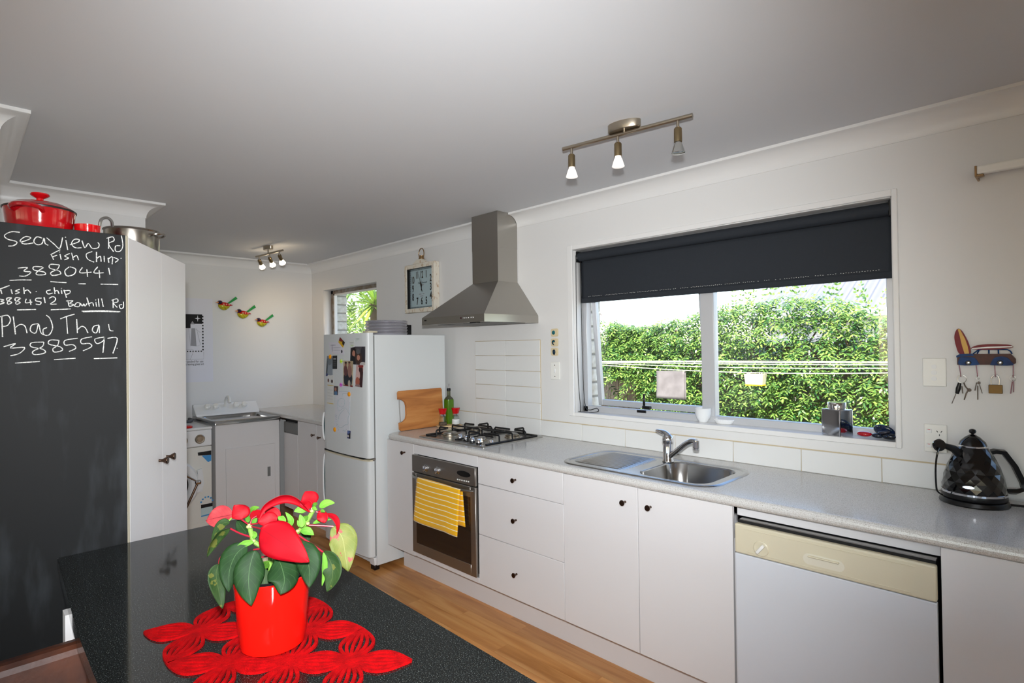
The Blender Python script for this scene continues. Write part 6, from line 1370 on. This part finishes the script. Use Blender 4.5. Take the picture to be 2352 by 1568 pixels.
# paling fence
m_pal = mat('weathered_paling', C(150, 136, 118), .9, var=(9, C(96, 84, 72), (6, 6, .5)), bump=(40, .5, (6, 6, .4)))
fn = thing('paling_fence', 'grey weathered paling fence behind the hedge', 'fence', (-1, 5.75, GZ))
b = B(); b.box(-.05, .05, -.009, .009, 0, 1.85, .003, 1); pal = obj('paling', b, m_pal, None); pal.parent = fn; pal.location = Vector((-6, 5.75, GZ))-Vector(fn.location); WM[pal] = Matrix.Translation((-6, 5.75, GZ))
for k in range(1, 100):
    o = link_copy(pal, 'paling', fn, Matrix.Translation((-6+.0985*k, 5.75+.006*(k % 2), GZ-.04*random.random())) @ Matrix.Rotation(random.uniform(-.01, .01), 4, 'Y'))
for z in (.1, 1.1):
    b = B(); b.box(-6, 3.8, 5.77, 5.81, GZ+z, GZ+z+.08); obj('rail', b, m_pal, fn, smooth=False)
for x in (-2.25, 2.2):
    b = B(); b.box(x-.05, x+.05, 5.66, 5.74, GZ, 1.3); obj('post', b, m_pal, fn, smooth=False)

# leafy climbing hedge: fronds of paired leaflets
def leafy(name, c0, c1, rough=.35):
    m, t, p = new_mat(name); N, L = t.nodes, t.links
    g = N.new('ShaderNodeNewGeometry'); rp = N.new('ShaderNodeValToRGB'); e = rp.color_ramp.elements; e[0].color = c0; e[1].color = c1
    L.new(g.outputs['Random Per Island'], rp.inputs[0]); L.new(rp.outputs[0], p.inputs['Base Color']); p.inputs['Roughness'].default_value = rough
    tr = N.new('ShaderNodeBsdfTranslucent'); L.new(rp.outputs[0], tr.inputs[0]); mx = N.new('ShaderNodeMixShader'); mx.inputs[0].default_value = .18
    out = N['Material Output'] if 'Material Output' in N else [n for n in N if n.type == 'OUTPUT_MATERIAL'][0]
    L.new(p.outputs[0], mx.inputs[1]); L.new(tr.outputs[0], mx.inputs[2]); L.new(mx.outputs[0], out.inputs[0])
    return m
m_hedge = leafy('hedge_leaf', C(38, 84, 42), C(140, 172, 80), .2); m_photinia = leafy('shrub_leaf', C(70, 110, 54), C(170, 96, 80)); m_yucca = leafy('yucca_leaf', C(110, 150, 48), C(176, 196, 84), .3); m_bush = leafy('bush_leaf', C(80, 120, 50), C(140, 168, 76))
m_branch = mat('bark', C(112, 92, 70), .9)
def leaflet(bm, base, d, n, ln, w):
    s = d.cross(n).normalized()*w; dr_ = n*(-.15*ln)
    a = bm.verts.new(base); e = bm.verts.new(base+d*ln+dr_); l1 = bm.verts.new(base+d*ln*.35+s+n*.002); r1 = bm.verts.new(base+d*ln*.35-s+n*.002); l2 = bm.verts.new(base+d*ln*.72+s*.7+dr_*.4); r2 = bm.verts.new(base+d*ln*.72-s*.7+dr_*.4)
    bm.faces.new((a, r1, l1)); bm.faces.new((l1, r1, r2, l2)); bm.faces.new((l2, r2, e))
def frond(bm, M, npair=5, L=.26, ll=.09, w=.0125):
    R3 = M.to_3x3(); d = (R3 @ Vector((0, 0, 1))).normalized(); s = (R3 @ Vector((1, 0, 0))).normalized(); n = (R3 @ Vector((0, 1, 0))).normalized(); o = M.translation
    for i in range(npair):
        t = (i+.8)/npair; p = o+d*L*t-n*(.10*L*t*t)
        for sg_ in (-1, 1):
            leaflet(bm, p, (d*.55+s*sg_*.85+n*random.uniform(-.3, .3)).normalized(), (n+s*sg_*random.uniform(-.2, .3)).normalized(), ll*random.uniform(.8, 1.15), w)
    leaflet(bm, o+d*L*1.02-n*(.1*L), d, n, ll, w)
def top_z(x):
    pts = [(-3.6, 2.2), (-2.9, 2.1), (-2.4, 1.85), (-1.9, 1.78), (-1.5, 1.84), (-1.1, 1.92), (-.7, 2.0), (-.2, 2.08), (.3, 2.14), (.7, 2.12), (1.1, 2.02), (1.5, 1.8), (2.2, 1.75), (3.6, 1.8)]
    for (a, za), (c, zc) in zip(pts, pts[1:]):
        if a <= x <= c: return za+(zc-za)*(x-a)/(c-a)
    return 1.8
hg = thing('climbing_hedge', 'sunlit leafy green climbing hedge over the fence', 'hedge', (-.5, 5.4, GZ))
def rnd_rot(): # frond hanging outwards and down, its upper face towards the light
    return Matrix.Rotation(random.uniform(-1.1, 1.1), 4, 'Z') @ Matrix.Rotation(random.uniform(1.6, 2.6), 4, 'X') @ Matrix.Rotation(random.uniform(-.7, .7), 4, 'Y')
var = []
for k in range(6):
    b = B(); frond(b.bm, Matrix(), 5+k % 2, .24, .082); 
    o = obj('leaf_frond', b, m_hedge, None, smooth=False); var.append(o)
def place(x, front_):
    zt_ = top_z(x); lo = -.3
    if x < -1.45 and random.random() > .07: lo = min(1.02, .2+(-1.45-x)*2.2)
    z = zt_-(zt_-lo)*random.random()**1.25
    bulge = .35*math.sin(PI*min(1, max(0, (z+.3)/(zt_+.3))))
    y = 5.52-bulge-random.random()*.22 if front_ else 5.62-bulge*random.random()
    return Vector((x, y, z))
cnt = 0; 
for k in range(300):
    p = place(random.uniform(-2.55, 1.7), True); Mx = Matrix.Translation(p) @ rnd_rot()
    if k < 6: o = var[k]; o.parent = hg; o.matrix_basis = WM[hg].inverted() @ Mx
    else: link_copy(var[k % 6], 'leaf_frond', hg, Mx)
b = B()
for k in range(3600):
    p = place(random.uniform(-2.62, 3.6) if k % 4 == 0 else random.uniform(-2.62, 1.8), k % 3 > 0); frond(b.bm, Matrix.Translation(p) @ rnd_rot(), 4, .22, .085)
for k in range(26):   # sprigs above the top
    x = random.uniform(-.4, 1.7); p = Vector((x, 5.45, top_z(x)-.05)); frond(b.bm, Matrix.Translation(p) @ Matrix.Rotation(random.uniform(-.6, .6), 4, 'Y') @ Matrix.Rotation(random.uniform(-.5, .3), 4, 'X'), 4, .30, .05, .012)
tag(obj('foliage', b, m_hedge, hg, smooth=False), kind='stuff')
b = B()
for k in range(26):
    x = random.uniform(-2, 2.4); p = Vector((x, 5.5, GZ)); pts = [p]
    for j in range(5): p = p+Vector((random.uniform(-.3, .3), random.uniform(-.12, .05), random.uniform(.25, .5))); pts.append(Vector((p.x, min(max(p.y, 5.2), 5.6), p.z)))
    b.tube(spline(pts, 3), .012, 5)
obj('branches', b, m_branch, hg)
sh = thing('red_tipped_shrub', 'tall reddish-tipped shrub at the left end of the hedge', 'shrub', (-3.0, 5.3, GZ))
b = B()
for k in range(420):
    p = Vector((min(-2.82, random.gauss(-3.02, .3)), random.uniform(4.9, 5.5), random.uniform(.9, 2.9))); frond(b.bm, Matrix.Translation(p) @ Matrix.Rotation(random.uniform(0, 6.3), 4, 'Z') @ Matrix.Rotation(random.uniform(-1.2, 1.2), 4, 'X'), 4, .16, .075, .013)
tag(obj('foliage', b, m_photinia, sh, smooth=False), kind='stuff')
b = B(); b.tube([(-3.0, 5.3, GZ), (-3.02, 5.3, .6), (-2.95, 5.25, 1.6)], .035, 8); obj('trunk', b, m_branch, sh)

# clothesline
cl = thing('clothesline', 'white fold-down clothesline with wires across the yard', 'clothesline', (-2.5, 4.6, GZ))
m_line = mat('pale_line_wire', C(230, 228, 206), .4)
b = B(); b.box(-2.62, -2.55, 4.22, 4.86, 1.165, 1.225, .005, 1); b.box(3.5, 3.57, 4.22, 4.86, 1.20, 1.26, .005, 1); obj('arm', b, mat('clothesline_white', C(222, 222, 214), .4), cl)
b = B(); b.cyl((-2.59, 4.7, GZ), (-2.59, 4.7, 1.2), .03, seg=12); b.cyl((3.53, 4.7, GZ), (3.53, 4.7, 1.23), .03, seg=12); obj('post', b, m_alu, cl)
def wire_z(x, sag): return 1.20+.03*(x+2.58)/6.1-sag*math.sin(PI*(x+2.58)/6.1)
wires = [(4.3, .115), (4.43, .06), (4.56, .02), (4.69, .0), (4.82, -.012)]
for y, sg_ in wires:
    b = B(); b.tube([(x, y, wire_z(x, sg_)) for x in [-2.58+6.1*i/24 for i in range(25)]], .0055, 6); obj('wire', b, m_line, cl)
# towel on the front wire
tz = wire_z(-.75, .115); b = B(); x0, x1 = -.965, -.545
def htw(u, v):
    x = x0+(x1-x0)*u; d = v*.80
    if d < .40: return Vector((x+.01*math.sin(5*d), 4.292-.012-.006*math.sin(6*u+2), tz+.004-(.40-d)))
    return Vector((x+.015, 4.312+.006*math.sin(5*u), tz+.004-(d-.40)))
b.grid(htw, 12, 20); tw = single('hanging_towel', b, mat('pale_grey_towel', C(124, 119, 118), .95, bump=(200, .6), var=(8, C(106, 101, 100))), 'pale grey towel hanging over the clothesline wire', 'towel'); md = tw.modifiers.new('thick', 'SOLIDIFY'); md.thickness = .006
# peg basket
pb = thing('peg_basket', 'white and yellow peg basket hanging from the clothesline', 'peg basket', (.385, 4.3, .92)); x0, x1, z0, z1 = .285, .485, .955, 1.085
wz = wire_z(.385, .115)
b = B(); b.rings([[Vector(p) for p in ((x0, 4.25, z0), (x1, 4.25, z0), (x1, 4.35, z0), (x0, 4.35, z0))], [Vector(p) for p in ((x0-.015, 4.24, z1), (x1+.015, 4.24, z1), (x1+.015, 4.36, z1), (x0-.015, 4.36, z1))]], True, False); o = obj('basket', b, mat('white_peg_plastic', C(200, 192, 160), .4), pb, smooth=False); md = o.modifiers.new('thick', 'SOLIDIFY'); md.thickness = .004
b = B(); b.box(x0-.004, x1+.004, 4.243, 4.357, z0-.012, z0+.006, .003, 1); obj('base', b, mat('yellow_peg_plastic', C(236, 170, 30), .4), pb)
b = B()
for x in (x0+.02, x0+.045, x1-.045, x1-.02): b.tube([(x, 4.3, wz+.006), (x+(.012 if x < .385 else -.012)*(-1), 4.25, z1-.01)], .004, 6)
obj('hanger', b, m_white, pb)

# neighbour's house
nh = thing('neighbour_house', 'neighbouring house with pale corrugated metal roof beyond the hedge', 'house', (1.5, 12, GZ))
m_cor = mat('pale_corrugated_iron', C(112, 114, 122), .6, 0)
b = B(); ex0, ex1 = -2.05, 7.0
def cor(u, v):
    x = ex0+(ex1-ex0)*u; return Vector((x, 10.0+4.0*v, 2.10+2.0*v+.045*math.sin(x*2*PI/.22)))
b.grid(cor, 480, 2); obj('roof', b, m_cor, nh, ang=60)
b = B(); b.rings([[Vector(p) for p in ((ex0-.10, 9.95, 1.93), (ex0+.02, 9.95, 1.93), (ex0+.02, 9.95, 2.12), (ex0-.10, 9.95, 2.12))], [Vector(p) for p in ((ex0-.10, 14, 3.93), (ex0+.02, 14, 3.93), (ex0+.02, 14, 4.14), (ex0-.10, 14, 4.14))]]); obj('barge_board', b, m_trim, nh, smooth=False)
b = B(); b.box(ex0, ex1, 9.85, 10.0, 1.98, 2.10, .02, 2); obj('gutter', b, m_trim, nh)
b = B(); b.box(ex0+.3, ex1-.3, 10.4, 14.5, GZ, 1.98); b.prism([(10.4, 1.98), (14.0, 1.98), (14.0, 3.9)], FR((ex0+.3, 0, 0), (0, 1, 0), (0, 0, 1)), .1); obj('house_wall', b, mat('pale_render', C(222, 214, 204), .8), nh, smooth=False)
b = B(); b.rings([[Vector(p) for p in ((ex0+.0, 10.2, 1.86), (ex0+.3, 10.2, 1.86), (ex0+.3, 10.2, 1.93), (ex0, 10.2, 1.93))], [Vector(p) for p in ((ex0, 14, 3.78), (ex0+.3, 14, 3.78), (ex0+.3, 14, 3.86), (ex0, 14, 3.86))]]); obj('soffit', b, mat('brick_red_soffit', C(140, 70, 54), .8), nh, smooth=False)

# yucca outside the laundry window
yu = thing('yucca_plant', 'spiky yucca with long sword leaves outside the laundry window', 'yucca', (-3.7, 1.55, GZ))
b = B(); b.tube([(-3.62, 1.55, GZ), (-3.66, 1.52, 1.0), (-3.66, 1.5, 2.08)], .07, 10); b.tube([(-4.55, 1.9, GZ), (-4.5, 1.88, .8), (-4.42, 1.85, 1.62)], .07, 10); obj('trunk', b, m_branch, yu)
def sword(ln, w):
    b = B(); N_ = 8
    def f(u, v):
        t = u; wv = w*(1-t)**.6*(.55+.45*min(1, t*4)); s = v*2-1
        return Vector((s*wv, -.18*ln*t*t, ln*t-.02*ln*t*t))+Vector((0, .25*wv*s*s, 0))
    b.grid(f, N_, 3); return b
sv = None
for (cx_, cy_2, cz_2), nn, ln in (((-3.66, 1.5, 2.10), 64, .62), ((-4.42, 1.85, 1.66), 52, .66)):
    for k in range(nn):
        th = random.uniform(0, 2*PI); el = random.uniform(-.75, 1.4); Mx = Matrix.Translation((cx_, cy_2, cz_2-.1*random.random())) @ Matrix.Rotation(th, 4, 'Z') @ Matrix.Rotation(PI/2-el, 4, 'X') @ Matrix.Scale(random.uniform(.8, 1.1), 4)
        if sv is None:
            sv = obj('sword_leaf', sword(.62, .03), m_yucca, None); sv.parent = yu; sv.matrix_basis = WM[yu].inverted() @ Mx
        else: link_copy(sv, 'sword_leaf', yu, Mx)
bs = thing('garden_bush', 'pale green bush behind the yucca', 'bush', (-7.2, 3.4, GZ)); b = B()
for k in range(900):
    p = Vector((random.gauss(-7.4, .7), random.gauss(3.3, .9), random.uniform(-.3, 2.7))); frond(b.bm, Matrix.Translation(p) @ Matrix.Rotation(random.uniform(0, 6.3), 4, 'Z') @ Matrix.Rotation(random.uniform(-1.4, 1.4), 4, 'X'), 4, .26, .11, .022)
tag(obj('foliage', b, m_bush, bs, smooth=False), kind='stuff')
b = B(); b.tube([(-7.4, 3.3, GZ), (-7.4, 3.3, 1.2)], .06, 8); obj('trunk', b, m_branch, bs)
